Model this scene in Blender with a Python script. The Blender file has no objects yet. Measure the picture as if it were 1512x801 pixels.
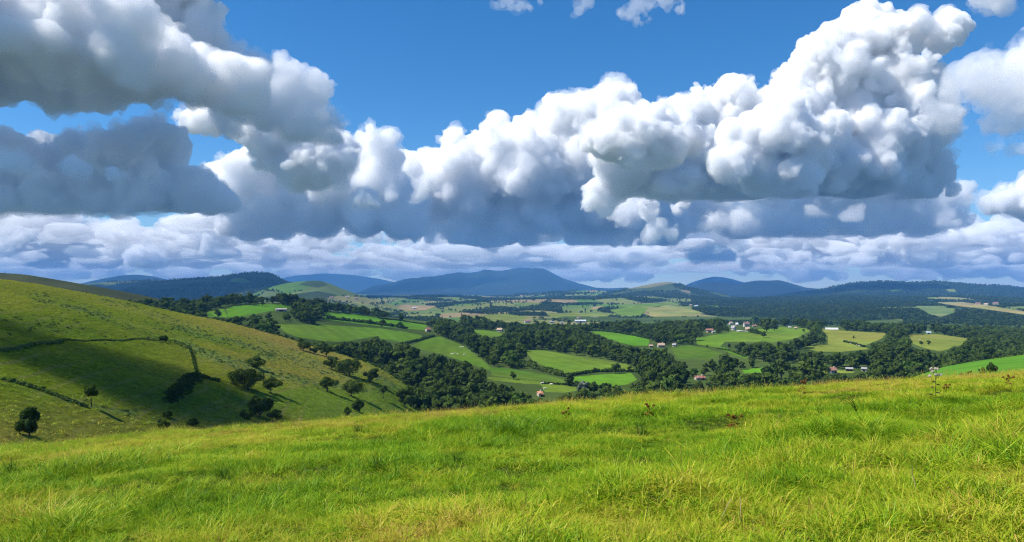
import bpy, math, time
import numpy as np
import openvdb
from mathutils import Vector, Euler

T0 = time.time()
R = math.radians
sc = bpy.context.scene
LINK = sc.collection.objects.link
F, HX, HY = 1092.0, 756.0, 432.0        # focal length and horizon used to turn directions into places

# ------------------------------------------------------------------ camera, sky, sun
cam = bpy.data.cameras.new('camera')
co = bpy.data.objects.new('camera', cam); LINK(co); sc.camera = co
cam.lens = 26; cam.sensor_width = 36; cam.shift_y = 31.5 / 1512
cam.clip_start = 0.05; cam.clip_end = 300000
co.rotation_euler = (R(90), 0, 0)

SUN_EL, SUN_AZ = R(52), R(-98)
sd = np.array([math.sin(SUN_AZ) * math.cos(SUN_EL), math.cos(SUN_AZ) * math.cos(SUN_EL), math.sin(SUN_EL)])
w = bpy.data.worlds.new('World'); sc.world = w; w.use_nodes = True
nt = w.node_tree
sk = nt.nodes.new('ShaderNodeTexSky'); sk.sky_type = 'NISHITA'; sk.sun_disc = False
sk.sun_elevation = SUN_EL; sk.sun_rotation = SUN_AZ
sk.altitude = 900; sk.air_density = 1.0; sk.dust_density = 0.0; sk.ozone_density = 5.0
hs = nt.nodes.new('ShaderNodeHueSaturation'); hs.inputs['Saturation'].default_value = 1.28
nt.links.new(sk.outputs[0], hs.inputs['Color'])
nt.links.new(hs.outputs[0], nt.nodes['Background'].inputs[0])
nt.nodes['Background'].inputs[1].default_value = 0.094
sl = bpy.data.lights.new('sun', 'SUN'); sl.energy = 4.9; sl.angle = R(0.5); sl.color = (1, 0.95, 0.87)
so = bpy.data.objects.new('sun', sl); LINK(so)
so.rotation_euler = Vector(-sd).to_track_quat('-Z', 'Y').to_euler()

# ------------------------------------------------------------------ helpers
_tab = np.random.default_rng(5).random((64, 256, 256)).astype(np.float32)
def vnoise(x, y, seed=0):
    xi = np.floor(x).astype(np.int64); yi = np.floor(y).astype(np.int64)
    fx = x - xi; fy = y - yi
    fx = fx * fx * (3 - 2 * fx); fy = fy * fy * (3 - 2 * fy)
    t = _tab[seed % 64]; a = xi & 255; b = yi & 255; a1 = (xi + 1) & 255; b1 = (yi + 1) & 255
    return (t[a, b] * (1 - fx) + t[a1, b] * fx) * (1 - fy) + (t[a, b1] * (1 - fx) + t[a1, b1] * fx) * fy
def fbm(x, y, scale, octv=4, seed=0, gain=0.5):
    s = 0; a = 1.0; n = 0
    for o in range(octv):
        s = s + a * vnoise(x / scale * 2 ** o + 17.3 * o, y / scale * 2 ** o + 9.1 * o, seed + o)
        n += a; a *= gain
    return s / n - 0.5            # about -0.5..0.5
def sstep(a, b, x):
    t = np.clip((x - a) / (b - a), 0, 1); return t * t * (3 - 2 * t)
def lerp3(a, b, t):
    return np.asarray(a) * (1 - t[..., None]) + np.asarray(b) * t[..., None]
def inpoly(px, py, poly):
    P = np.asarray(poly, float); r = np.zeros(np.shape(px), bool); j = len(P) - 1
    for i in range(len(P)):
        xi, yi = P[i]; xj, yj = P[j]
        c = ((yi > py) != (yj > py))
        r ^= c & (px < (xj - xi) * (py - yi) / (yj - yi + 1e-9) + xi)
        j = i
    return r
def mesh_np(name, V, Fq, mats=(), col=None, colname='Col', smooth=False, matidx=None):
    me = bpy.data.meshes.new(name)
    V = np.asarray(V, np.float32); Fq = np.asarray(Fq, np.int32)
    k = Fq.shape[1]
    me.vertices.add(len(V)); me.vertices.foreach_set('co', V.ravel())
    me.loops.add(Fq.size); me.loops.foreach_set('vertex_index', Fq.ravel())
    me.polygons.add(len(Fq)); me.polygons.foreach_set('loop_start', np.arange(len(Fq), dtype=np.int32) * k)
    if matidx is not None: me.polygons.foreach_set('material_index', np.asarray(matidx, np.int32))
    if smooth: me.polygons.foreach_set('use_smooth', np.ones(len(Fq), bool))
    me.update(calc_edges=True)
    if col is not None:
        at = me.attributes.new(colname, 'FLOAT_COLOR', 'POINT')
        c4 = np.ones((len(V), 4), np.float32); c4[:, :3] = col
        at.data.foreach_set('color', c4.ravel())
    for m in mats: me.materials.append(m)
    return me
def link(name, me, parent=None, **props):
    o = bpy.data.objects.new(name, me); LINK(o)
    if parent is not None: o.parent = parent
    for k, v in props.items(): o[k] = v
    return o
def empty(name, loc, label=None, category=None, group=None, rz=0.0, scale=1.0):
    o = bpy.data.objects.new(name, None); LINK(o)
    o.location = loc; o.rotation_euler = (0, 0, rz); o.scale = (scale,) * 3; o.empty_display_size = 0.5
    if label: o['label'] = label
    if category: o['category'] = category
    if group: o['group'] = group
    return o
def new_mat(name):
    m = bpy.data.materials.new(name); m.use_nodes = True
    nt = m.node_tree; nt.nodes.clear()
    return m, nt, nt.nodes, nt.links, nt.nodes.new('ShaderNodeOutputMaterial')

# ------------------------------------------------------------------ materials
def mat_plain(name, c, rough=0.8, noise=0.25, scale=3.0):
    m, nt, N, L, out = new_mat(name)
    p = N.new('ShaderNodeBsdfPrincipled'); p.inputs['Roughness'].default_value = rough
    p.inputs['Specular IOR Level'].default_value = 0.25
    tc = N.new('ShaderNodeTexCoord'); n = N.new('ShaderNodeTexNoise'); n.inputs['Scale'].default_value = scale
    n.inputs['Detail'].default_value = 5
    L.new(tc.outputs['Object'], n.inputs['Vector'])
    r = N.new('ShaderNodeMapRange'); r.inputs[1].default_value = 0.3; r.inputs[2].default_value = 0.7
    r.inputs[3].default_value = 1 - noise; r.inputs[4].default_value = 1 + noise
    L.new(n.outputs[0], r.inputs[0])
    mu = N.new('ShaderNodeVectorMath'); mu.operation = 'SCALE'; mu.inputs[0].default_value = c
    L.new(r.outputs[0], mu.inputs['Scale']); L.new(mu.outputs[0], p.inputs['Base Color'])
    L.new(p.outputs[0], out.inputs[0])
    return m
def mat_ground(name, nscale, bump, bdist, amt=0.35, nscale2=None):
    """surface colour from the mesh attribute, broken up by noise, rough"""
    m, nt, N, L, out = new_mat(name)
    d = N.new('ShaderNodeBsdfDiffuse'); d.inputs['Roughness'].default_value = 0.6
    a = N.new('ShaderNodeAttribute'); a.attribute_name = 'Col'
    g = N.new('ShaderNodeNewGeometry')
    n = N.new('ShaderNodeTexNoise'); n.inputs['Scale'].default_value = nscale; n.inputs['Detail'].default_value = 8
    n.inputs['Roughness'].default_value = 0.65
    L.new(g.outputs['Position'], n.inputs['Vector'])
    r = N.new('ShaderNodeMapRange'); r.inputs[1].default_value = 0.3; r.inputs[2].default_value = 0.7
    r.inputs[3].default_value = 1 - amt; r.inputs[4].default_value = 1 + amt
    L.new(n.outputs[0], r.inputs[0])
    mu = N.new('ShaderNodeVectorMath'); mu.operation = 'SCALE'
    L.new(a.outputs['Color'], mu.inputs[0]); L.new(r.outputs[0], mu.inputs['Scale'])
    L.new(mu.outputs[0], d.inputs['Color'])
    b = N.new('ShaderNodeBump'); b.inputs['Strength'].default_value = bump; b.inputs['Distance'].default_value = bdist
    L.new(n.outputs[0], b.inputs['Height']); L.new(b.outputs[0], d.inputs['Normal'])
    L.new(d.outputs[0], out.inputs[0])
    return m
def mat_leaf(name, dark, light, trans=0.22):
    """leaf: colour by per-clump attribute and per-plant random"""
    m, nt, N, L, out = new_mat(name)
    a = N.new('ShaderNodeAttribute'); a.attribute_name = 'Col'
    oi = N.new('ShaderNodeObjectInfo')
    mx = N.new('ShaderNodeMix'); mx.data_type = 'RGBA'
    mx.inputs['A'].default_value = (*dark, 1); mx.inputs['B'].default_value = (*light, 1)
    sp = N.new('ShaderNodeSeparateColor'); L.new(a.outputs['Color'], sp.inputs[0])
    ad = N.new('ShaderNodeMath'); ad.operation = 'MULTIPLY_ADD'; ad.inputs[1].default_value = 0.6
    mo = N.new('ShaderNodeMath'); mo.operation = 'MULTIPLY'; mo.inputs[1].default_value = 0.5
    L.new(oi.outputs['Random'], mo.inputs[0])
    L.new(sp.outputs[0], ad.inputs[0]); L.new(mo.outputs[0], ad.inputs[2])
    L.new(ad.outputs[0], mx.inputs['Factor'])
    d = N.new('ShaderNodeBsdfDiffuse'); t = N.new('ShaderNodeBsdfTranslucent'); ms = N.new('ShaderNodeMixShader')
    ms.inputs[0].default_value = trans
    L.new(mx.outputs['Result'], d.inputs[0]); L.new(mx.outputs['Result'], t.inputs[0])
    L.new(d.outputs[0], ms.inputs[1]); L.new(t.outputs[0], ms.inputs[2]); L.new(ms.outputs[0], out.inputs[0])
    return m
def mat_grass(name, gain=1.0, trans=.24):
    """grass blade: tint carried by each tuft (0 green .. 1 straw) plus variation between blades"""
    m, nt, N, L, out = new_mat(name)
    ti = N.new('ShaderNodeAttribute'); ti.attribute_type = 'INSTANCER'; ti.attribute_name = 'tint'
    bl = N.new('ShaderNodeAttribute'); bl.attribute_name = 'Col'
    sp = N.new('ShaderNodeSeparateColor'); L.new(bl.outputs['Color'], sp.inputs[0])
    ad = N.new('ShaderNodeMath'); ad.operation = 'MULTIPLY_ADD'; ad.inputs[1].default_value = 0.46
    L.new(sp.outputs[0], ad.inputs[0]); L.new(ti.outputs['Fac'], ad.inputs[2])
    cr = N.new('ShaderNodeValToRGB'); e = cr.color_ramp.elements
    e[0].position = 0.0; e[0].color = (0.040 * gain, 0.120 * gain, 0.006 * gain, 1)
    e[1].position = 1.0; e[1].color = (0.46 * gain, 0.27 * gain, 0.085 * gain, 1)
    for p, c in ((0.25, (0.130, 0.285, 0.009)), (0.48, (0.31, 0.42, 0.012)), (0.75, (0.50, 0.44, 0.045))):
        x = e.new(p); x.color = (*[q * gain for q in c], 1)
    L.new(ad.outputs[0], cr.inputs[0])
    d = N.new('ShaderNodeBsdfDiffuse'); t = N.new('ShaderNodeBsdfTranslucent'); ms = N.new('ShaderNodeMixShader')
    ms.inputs[0].default_value = trans
    gl = N.new('ShaderNodeBsdfGlossy'); gl.inputs['Roughness'].default_value = 0.45
    m2 = N.new('ShaderNodeMixShader'); m2.inputs[0].default_value = 0.012
    L.new(cr.outputs[0], d.inputs[0]); L.new(cr.outputs[0], t.inputs[0])
    L.new(d.outputs[0], ms.inputs[1]); L.new(t.outputs[0], ms.inputs[2])
    L.new(ms.outputs[0], m2.inputs[1]); L.new(gl.outputs[0], m2.inputs[2]); L.new(m2.outputs[0], out.inputs[0])
    return m

M_fore = mat_ground('meadow_soil', 6.0, 0.6, 0.05)
M_hill = mat_ground('hillside_turf', 0.55, 0.9, 0.5, 0.40)
M_valley = mat_ground('valley_pasture', 0.10, 0.35, 1.0, 0.16)
M_far = mat_ground('far_fields', 0.02, 0.5, 6.0, 0.22)
M_mount = mat_ground('mountain_slope', 0.004, 0.9, 90.0, 0.35)
M_leaf = mat_leaf('oak_leaf', (0.030, 0.056, 0.011), (0.105, 0.155, 0.028))
M_leafdark = mat_leaf('dark_leaf', (0.020, 0.042, 0.010), (0.064, 0.108, 0.022))
M_leaflight = mat_leaf('pale_leaf', (0.060, 0.125, 0.018), (0.13, 0.21, 0.035))
M_leafsilver = mat_leaf('silver_leaf', (0.14, 0.18, 0.13), (0.30, 0.34, 0.26))
M_bracken = mat_leaf('bracken_frond', (0.060, 0.105, 0.024), (0.13, 0.19, 0.055))
M_bark = mat_plain('bark', (0.07, 0.055, 0.04), 0.9, 0.3, 8)
M_grass = mat_grass('grass_blade')
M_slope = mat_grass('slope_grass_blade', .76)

# ------------------------------------------------------------------ plant meshes (numpy)
def leaf_quads(C, Nrm, size, rng, aspect=1.0):
    n = len(C)
    Nrm = Nrm / (np.linalg.norm(Nrm, axis=1, keepdims=True) + 1e-9)
    t = np.cross(Nrm, rng.standard_normal((n, 3))); t /= np.linalg.norm(t, axis=1, keepdims=True) + 1e-9
    b = np.cross(Nrm, t)
    s = (size * rng.uniform(0.6, 1.3, n))[:, None]
    bend = Nrm * s * 0.25
    V = np.stack([C - t * s * aspect, C - b * s * .8 - bend, C + t * s * aspect, C + b * s * .8 - bend], 1).reshape(-1, 3)
    Q = np.arange(4 * n).reshape(-1, 4)
    return V, Q
def crown_mesh(name, seed, H, Wd, nclump, nleaf, leaf, lift, mat, flat=0.75, gaps=0.0, cr=(.22, .38)):
    """crown of leaf clumps: nclump uneven ellipsoids in an egg-shaped volume, leaves lying over their surfaces"""
    rng = np.random.default_rng(seed)
    z0 = H * lift; hz = (H - z0) / 2; zc = z0 + hz
    d = rng.standard_normal((nclump, 3)); d /= np.linalg.norm(d, axis=1, keepdims=True)
    rad = rng.uniform(0.25, 0.85, nclump) ** 0.6
    cc = d * rad[:, None] * np.array([Wd / 2 * .92, Wd / 2 * .92, hz * .86])
    cc[:, :2] += rng.uniform(-.06, .06, 2) * Wd
    skew = 1 - 0.22 * (cc[:, 2] / hz)
    cc[:, :2] *= skew[:, None]
    cc[:, 2] += zc
    rr = rng.uniform(cr[0], cr[1], nclump) * Wd / 2 * (0.85 + .3 * rng.random(nclump))
    if H > Wd * 1.3: rr *= 1.15
    wgt = rr ** 2; wgt /= wgt.sum()
    which = rng.choice(nclump, nleaf, p=wgt)
    ld = rng.standard_normal((nleaf, 3)); ld[:, 2] += 0.25; ld /= np.linalg.norm(ld, axis=1, keepdims=True)
    pr = rng.uniform(0.72, 1.06, nleaf)
    C = cc[which] + ld * (rr[which] * pr)[:, None] * np.array([1, 1, flat])
    keep = C[:, 2] > z0 * 0.7 - 0.02 * H
    C = C[keep]; which = which[keep]; ld = ld[keep]
    nm = ld + 0.40 * rng.standard_normal((len(C), 3))
    V, Q = leaf_quads(C, nm, leaf, rng)
    clump_t = rng.random(nclump) * 0.7
    tone = np.clip(clump_t[which] + 0.3 * rng.random(len(C)), 0, 1)
    col = np.repeat(np.stack([tone] * 3, 1), 4, 0)
    return mesh_np(name, V, Q, [mat], col), cc
def tube(P, r0, r1, k=6):
    P = np.asarray(P, float); n = len(P); V = []; Q = []
    for i in range(n):
        t = P[min(i + 1, n - 1)] - P[max(i - 1, 0)]; t = t / (np.linalg.norm(t) + 1e-9)
        u = np.cross(t, [0.31, 0.95, 0.05]); u /= np.linalg.norm(u); v = np.cross(t, u)
        r = r0 + (r1 - r0) * i / (n - 1)
        for j in range(k):
            a = 2 * math.pi * j / k
            V.append(P[i] + r * (math.cos(a) * u + math.sin(a) * v))
    for i in range(n - 1):
        for j in range(k):
            Q.append((i * k + j, i * k + (j + 1) % k, (i + 1) * k + (j + 1) % k, (i + 1) * k + j))
    return np.array(V), np.array(Q)
def join(parts):
    V = []; Q = []; o = 0
    for v, q in parts:
        V.append(v); Q.append(q + o); o += len(v)
    return np.concatenate(V), np.concatenate(Q)
def trunk_mesh(name, seed, H, lift, Wd, cc):
    rng = np.random.default_rng(seed + 99)
    h = max(H * lift * 1.25, 0.12 * H); r = 0.024 * H + 0.02 * Wd * .3
    top = np.array([rng.uniform(-.03, .03) * H, rng.uniform(-.03, .03) * H, h])
    parts = [tube([(0, 0, -0.06 * H), (0, 0, 0.02 * H), top * 0.5 + np.array([.01 * H, 0, 0]), top, top + np.array([0, 0, .25 * H])], r * 1.35, r * .4)]
    sel = cc[rng.choice(len(cc), min(6, len(cc)), replace=False)]
    for c in sel:
        m = (top + c) / 2 + np.array([0, 0, -.03 * H])
        parts.append(tube([top * 0.85, m, c], r * .55, r * .12, 5))
    V, Q = join(parts)
    return mesh_np(name, V, Q, [M_bark], smooth=True)
def make_tree_kind(seed, H, Wd, nclump, nleaf, leaf, lift, mat=None, **k):
    c, cc = crown_mesh('crown', seed, H, Wd, nclump, nleaf, leaf, lift, mat or M_leaf, **k)
    return c, trunk_mesh('trunk', seed, H, lift, Wd, cc)

def tuft_mesh(name, seed, nb, rad, h0, h1, wdt, lean=0.5, seg=3, heads=0.0):
    rng = np.random.default_rng(seed); V = []; Q = []; T = []
    for i in range(nb):
        a = rng.uniform(0, 2 * math.pi); r = rad * math.sqrt(rng.random())
        base = np.array([r * math.cos(a), r * math.sin(a), -0.02])
        h = rng.uniform(h0, h1); la = rng.uniform(0, 2 * math.pi) if rng.random() < .5 else a + rng.normal(0, .6)
        ln = h * rng.uniform(0.1, 1.0) * lean * 1.6
        d = np.array([math.cos(la), math.sin(la), 0]); s = np.array([-d[1], d[0], 0])
        tw = rng.uniform(-.8, .8); s = s * math.cos(tw) + d * math.sin(tw)
        wd = wdt * rng.uniform(.7, 1.3); o = len(V); tone = rng.random()
        for k in range(seg + 1):
            f = k / seg
            p = base + np.array([0, 0, h * (f - .28 * f * f * (ln / h))]) + d * ln * f * f
            ww = wd * (1 - f ** 1.6) + 0.0006
            if heads and f > .7: ww = wd * heads
            V += [p - s * ww, p + s * ww]; T += [tone, tone]
        for k in range(seg):
            Q.append((o + 2 * k, o + 2 * k + 1, o + 2 * k + 3, o + 2 * k + 2))
    T = np.array(T)
    return mesh_np(name, np.array(V), np.array(Q), [M_grass], np.stack([T] * 3, 1))

# scatter through geometry nodes, for what nobody could count
def scatter(name, P, rot, scl, idx, meshes, tint=None, label='', category='', group=None):
    col = bpy.data.collections.new(name + '_kinds')
    for i, me in enumerate(meshes):
        o = bpy.data.objects.new('%s_kind_%02d' % (name, i), me); col.objects.link(o)
    me = bpy.data.meshes.new(name)
    n = len(P); me.vertices.add(n); me.vertices.foreach_set('co', np.asarray(P, np.float32).ravel())
    for nm, typ, dat, key in (('rot', 'FLOAT_VECTOR', rot, 'vector'), ('scl', 'FLOAT_VECTOR', scl, 'vector'), ('idx', 'INT', idx, 'value'), ('tint', 'FLOAT', tint, 'value')):
        if dat is None: continue
        a = me.attributes.new(nm, typ, 'POINT')
        a.data.foreach_set(key, np.ascontiguousarray(dat, np.int32 if typ == 'INT' else np.float32).ravel())
    o = bpy.data.objects.new(name, me); LINK(o)
    g = bpy.data.node_groups.new(name, 'GeometryNodeTree')
    g.interface.new_socket('Geometry', in_out='INPUT', socket_type='NodeSocketGeometry')
    g.interface.new_socket('Geometry', in_out='OUTPUT', socket_type='NodeSocketGeometry')
    N, L = g.nodes, g.links
    gi = N.new('NodeGroupInput'); go = N.new('NodeGroupOutput')
    ci = N.new('GeometryNodeCollectionInfo'); ci.inputs[0].default_value = col
    ci.inputs['Separate Children'].default_value = True; ci.inputs['Reset Children'].default_value = True
    ip = N.new('GeometryNodeInstanceOnPoints'); ip.inputs['Pick Instance'].default_value = True
    L.new(gi.outputs[0], ip.inputs['Points']); L.new(ci.outputs[0], ip.inputs['Instance'])
    for nm, typ, sock in (('rot', 'FLOAT_VECTOR', 'Rotation'), ('scl', 'FLOAT_VECTOR', 'Scale'), ('idx', 'INT', 'Instance Index')):
        na = N.new('GeometryNodeInputNamedAttribute'); na.data_type = typ; na.inputs[0].default_value = nm
        L.new(na.outputs[0], ip.inputs[sock])
    L.new(ip.outputs[0], go.inputs[0])
    md = o.modifiers.new('scatter', 'NODES'); md.node_group = g
    o['kind'] = 'stuff'; o['label'] = label; o['category'] = category
    if group: o['group'] = group
    return o

# ------------------------------------------------------------------ terrain layers
class Layer:
    """a height field over (bearing, distance): real ground, wide enough to be seen from beside the camera too"""
    def __init__(s, name, px, Y, zfun):
        s.name = name; s.px = np.asarray(px, float); s.Y = np.asarray(Y, float); s.lY = np.log(s.Y)
        s.PX, s.YY = np.meshgrid(s.px, s.Y, indexing='ij')
        s.X = (s.PX - HX) / F * s.YY
        s.Z = zfun(s.PX, s.YY, s.X)
        s.PY = HY - s.Z / s.YY * F
    def build(s, col, mat, **props):
        n, m = s.Z.shape
        V = np.stack([s.X, s.YY, s.Z], -1).reshape(-1, 3)
        i = np.arange(n * m).reshape(n, m)
        Q = np.stack([i[:-1, :-1], i[1:, :-1], i[1:, 1:], i[:-1, 1:]], -1).reshape(-1, 4)
        me = mesh_np(s.name, V, Q, [mat], col.reshape(-1, 3), smooth=True)
        return link(s.name, me, kind='structure', **props)
    def z(s, X, Y):
        X = np.asarray(X, float); Y = np.asarray(Y, float)
        px = HX + X / Y * F
        a = np.clip((px - s.px[0]) / (s.px[1] - s.px[0]), 0, len(s.px) - 1.001); i = a.astype(int); fa = a - i
        b = np.clip(np.interp(np.log(Y), s.lY, np.arange(len(s.lY))), 0, len(s.lY) - 1.001); j = b.astype(int); fb = b - j
        return (s.Z[i, j] * (1 - fa) + s.Z[i + 1, j] * fa) * (1 - fb) + (s.Z[i, j + 1] * (1 - fa) + s.Z[i + 1, j + 1] * fa) * fb
    def at(s, px, py):
        """the first visible ground point in the direction (px, py)"""
        i = int(np.clip(round((px - s.px[0]) / (s.px[1] - s.px[0])), 0, len(s.px) - 1))
        c = s.PY[i]; k = np.nonzero(c <= py)[0]
        j = k[0] if len(k) else int(np.argmin(c))
        if len(k) and j > 0:
            t = (c[j - 1] - py) / (c[j - 1] - c[j] + 1e-9); Y = s.Y[j - 1] + t * (s.Y[j] - s.Y[j - 1])
        else: Y = s.Y[j]
        X = (px - HX) / F * Y
        return X, Y, float(s.z(X, Y))
def curve(tab, smooth=18):
    xs = [a for a, b in tab]; ys = [b for a, b in tab]
    g = np.arange(-700, 2300, 2.0); v = np.interp(g, xs, ys)
    k = np.exp(-0.5 * (np.arange(-40, 41) * 2 / smooth) ** 2); k /= k.sum()
    v = np.convolve(np.pad(v, 40, mode='edge'), k, 'valid')
    return lambda px: np.interp(px, g, v)

# --- foreground meadow: a gently domed shoulder of the hill the camera stands on
def fore_z(X, Y):
    z = -1.62 - .052 * Y + .0735 * X - .00178 * Y * Y - .0003 * X * X
    z = z - 0.00001 * np.maximum(Y - 34, 0) ** 3
    z = z + 0.24 * fbm(X + 50, Y + 80, 6.5, 3, 3) * sstep(1, 5, np.hypot(X, Y)) + 0.20 * fbm(X, Y, 1.3, 2, 8)
    return z
gx = np.arange(-75, 75.01, 0.3); gy = np.arange(-20, 90.01, 0.3)
GX, GY = np.meshgrid(gx, gy, indexing='ij'); GZ = fore_z(GX, GY)
i = np.arange(GX.size).reshape(GX.shape)
t = np.clip(0.45 + 1.1 * fbm(GX, GY, 5, 4, 12), 0, 1)
col = lerp3((0.026, 0.046, 0.008), (0.050, 0.062, 0.014), t)
me = mesh_np('meadow_ground', np.stack([GX, GY, GZ], -1).reshape(-1, 3),
             np.stack([i[:-1, :-1], i[1:, :-1], i[1:, 1:], i[:-1, 1:]], -1).reshape(-1, 4), [M_fore], col.reshape(-1, 3), smooth=True)
link('meadow_ground', me, kind='structure', label='near meadow ground under the long grass')

# --- left hillside
B_pyc = curve([(-400, 385), (-250, 392), (0, 412), (50, 419), (100, 428), (150, 437), (200, 447), (250, 459), (300, 469), (330, 474), (380, 488), (412, 496), (450, 508), (516, 527), (556, 541), (598, 568), (650, 600), (720, 640)], 10)
B_Yc = curve([(-300, 300), (0, 330), (150, 350), (330, 380), (450, 390), (560, 380), (640, 350), (720, 340)])
B_pyb = curve([(-300, 720), (0, 690), (150, 676), (330, 652), (450, 642), (560, 634), (640, 640), (720, 670)])
B_Yb = curve([(-300, 66), (0, 80), (150, 100), (330, 135), (450, 172), (560, 225), (640, 290), (720, 300)])
def hill_z(px, Y, X):
    pc, yc, pb, yb = B_pyc(px), B_Yc(px), B_pyb(px), B_Yb(px)
    zb = (HY - pb) / F * yb; zc = (HY - pc) / F * yc
    t = (Y - yb) / (yc - yb)
    tc = np.clip(t, 0, 1)
    z = zb + (zc - zb) * (tc + 0.30 * tc * (1 - tc))
    z = z + np.where(t < 0, t * 6, 0) - np.where(t > 1, 0.20 * (Y - yc) + 0.0002 * (Y - yc) ** 2, 0)
    fade = sstep(0, .12, tc) * sstep(1.0, .85, tc)
    z = z + fade * (2.6 * fbm(X, Y, 55, 3, 21) + 0.9 * fbm(X, Y, 9, 2, 27))
    return z
LB = Layer('left_hillside', np.arange(-330, 720, 2.0), np.geomspace(55, 900, 330), hill_z)
def band(px, py, pts, wdt):
    """closeness (0..1) to a polyline in the view of the slope"""
    P = np.asarray(pts, float); d = np.full(np.shape(px), 1e9)
    for a, b in zip(P[:-1], P[1:]):
        v = b - a; t = np.clip(((px - a[0]) * v[0] + (py - a[1]) * v[1]) / (v @ v), 0, 1)
        d = np.minimum(d, np.hypot(px - a[0] - t * v[0], py - a[1] - t * v[1]))
    return sstep(1.0, 0.0, d / wdt)
def hill_masks(px, py, X, Y):
    n1 = fbm(X, Y, 40, 4, 31); n2 = fbm(X, Y, 11, 3, 36)
    brk = np.maximum.reduce([
        band(px, py, [(50, 438), (120, 455), (200, 480), (260, 497), (300, 525), (350, 540), (420, 520)], 12),
        band(px, py, [(260, 488), (330, 500), (400, 515), (470, 540), (540, 560)], 14),
        band(px, py, [(300, 520), (380, 545), (450, 565), (560, 580)], 10),
        band(px, py, [(150, 440), (240, 470), (300, 490), (340, 505)], 9) * .7,
        band(px, py, [(20, 565), (80, 585), (150, 604), (200, 610)], 7),
        band(px, py, [(560, 560), (600, 580), (640, 600)], 14)])
    brk = np.clip(brk * (0.7 + 2.2 * n2 + 1.0 * n1), 0, 1)
    tan = np.clip(sstep(100, 380, px) * sstep(590, 540, py) * (0.55 + 2.0 * n1) + sstep(560, 660, py) * (.7 + 1.5 * n1) + .3 * sstep(470, 420, py), 0, 1)
    rough = band(px, py, [(0, 470), (60, 480), (140, 487), (220, 495)], 30) * np.clip(.6 + 2 * n2, 0, 1)
    return brk, tan, rough, n1, n2
PX, PY = LB.PX, LB.PY
brk, tan, rough, n1, n2 = hill_masks(PX, PY, LB.X, LB.YY)
col = lerp3((0.098, 0.142, 0.010), (0.140, 0.168, 0.015), np.clip(.5 + 1.6 * n1, 0, 1))
col = lerp3(col, (0.215, 0.175, 0.045), tan * .75)
col = lerp3(col, (0.070, 0.100, 0.018), rough * .7)
col = lerp3(col, (0.105, 0.165, 0.045), brk * .8)
green = sstep(400, 470, PX) * sstep(560, 600, PY) + .8 * sstep(0.4, .9, band(PX, PY, [(360, 600), (450, 585), (560, 600)], 40))
col = lerp3(col, (0.110, 0.175, 0.018), np.clip(green, 0, 1) * .8)
tr = np.maximum(band(PX, PY, [(408, 580), (430, 573), (460, 567), (475, 565)], 2.2), band(PX, PY, [(300, 606), (340, 598), (380, 590)], 2.0))
col = lerp3(col, (0.20, 0.16, 0.06), tr * .7)
trk = sstep(.80, .98, np.sin(LB.Z * 3.3 + 7 * fbm(LB.X, LB.YY, 60, 3, 46))) * np.clip(.35 + 2.2 * fbm(LB.X, LB.YY, 35, 2, 47), 0, 1)
col = lerp3(col, (0.21, 0.18, 0.07), trk * .55)
LB.build(col, M_hill, label='broad grassy hillside rising at the left')

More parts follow.
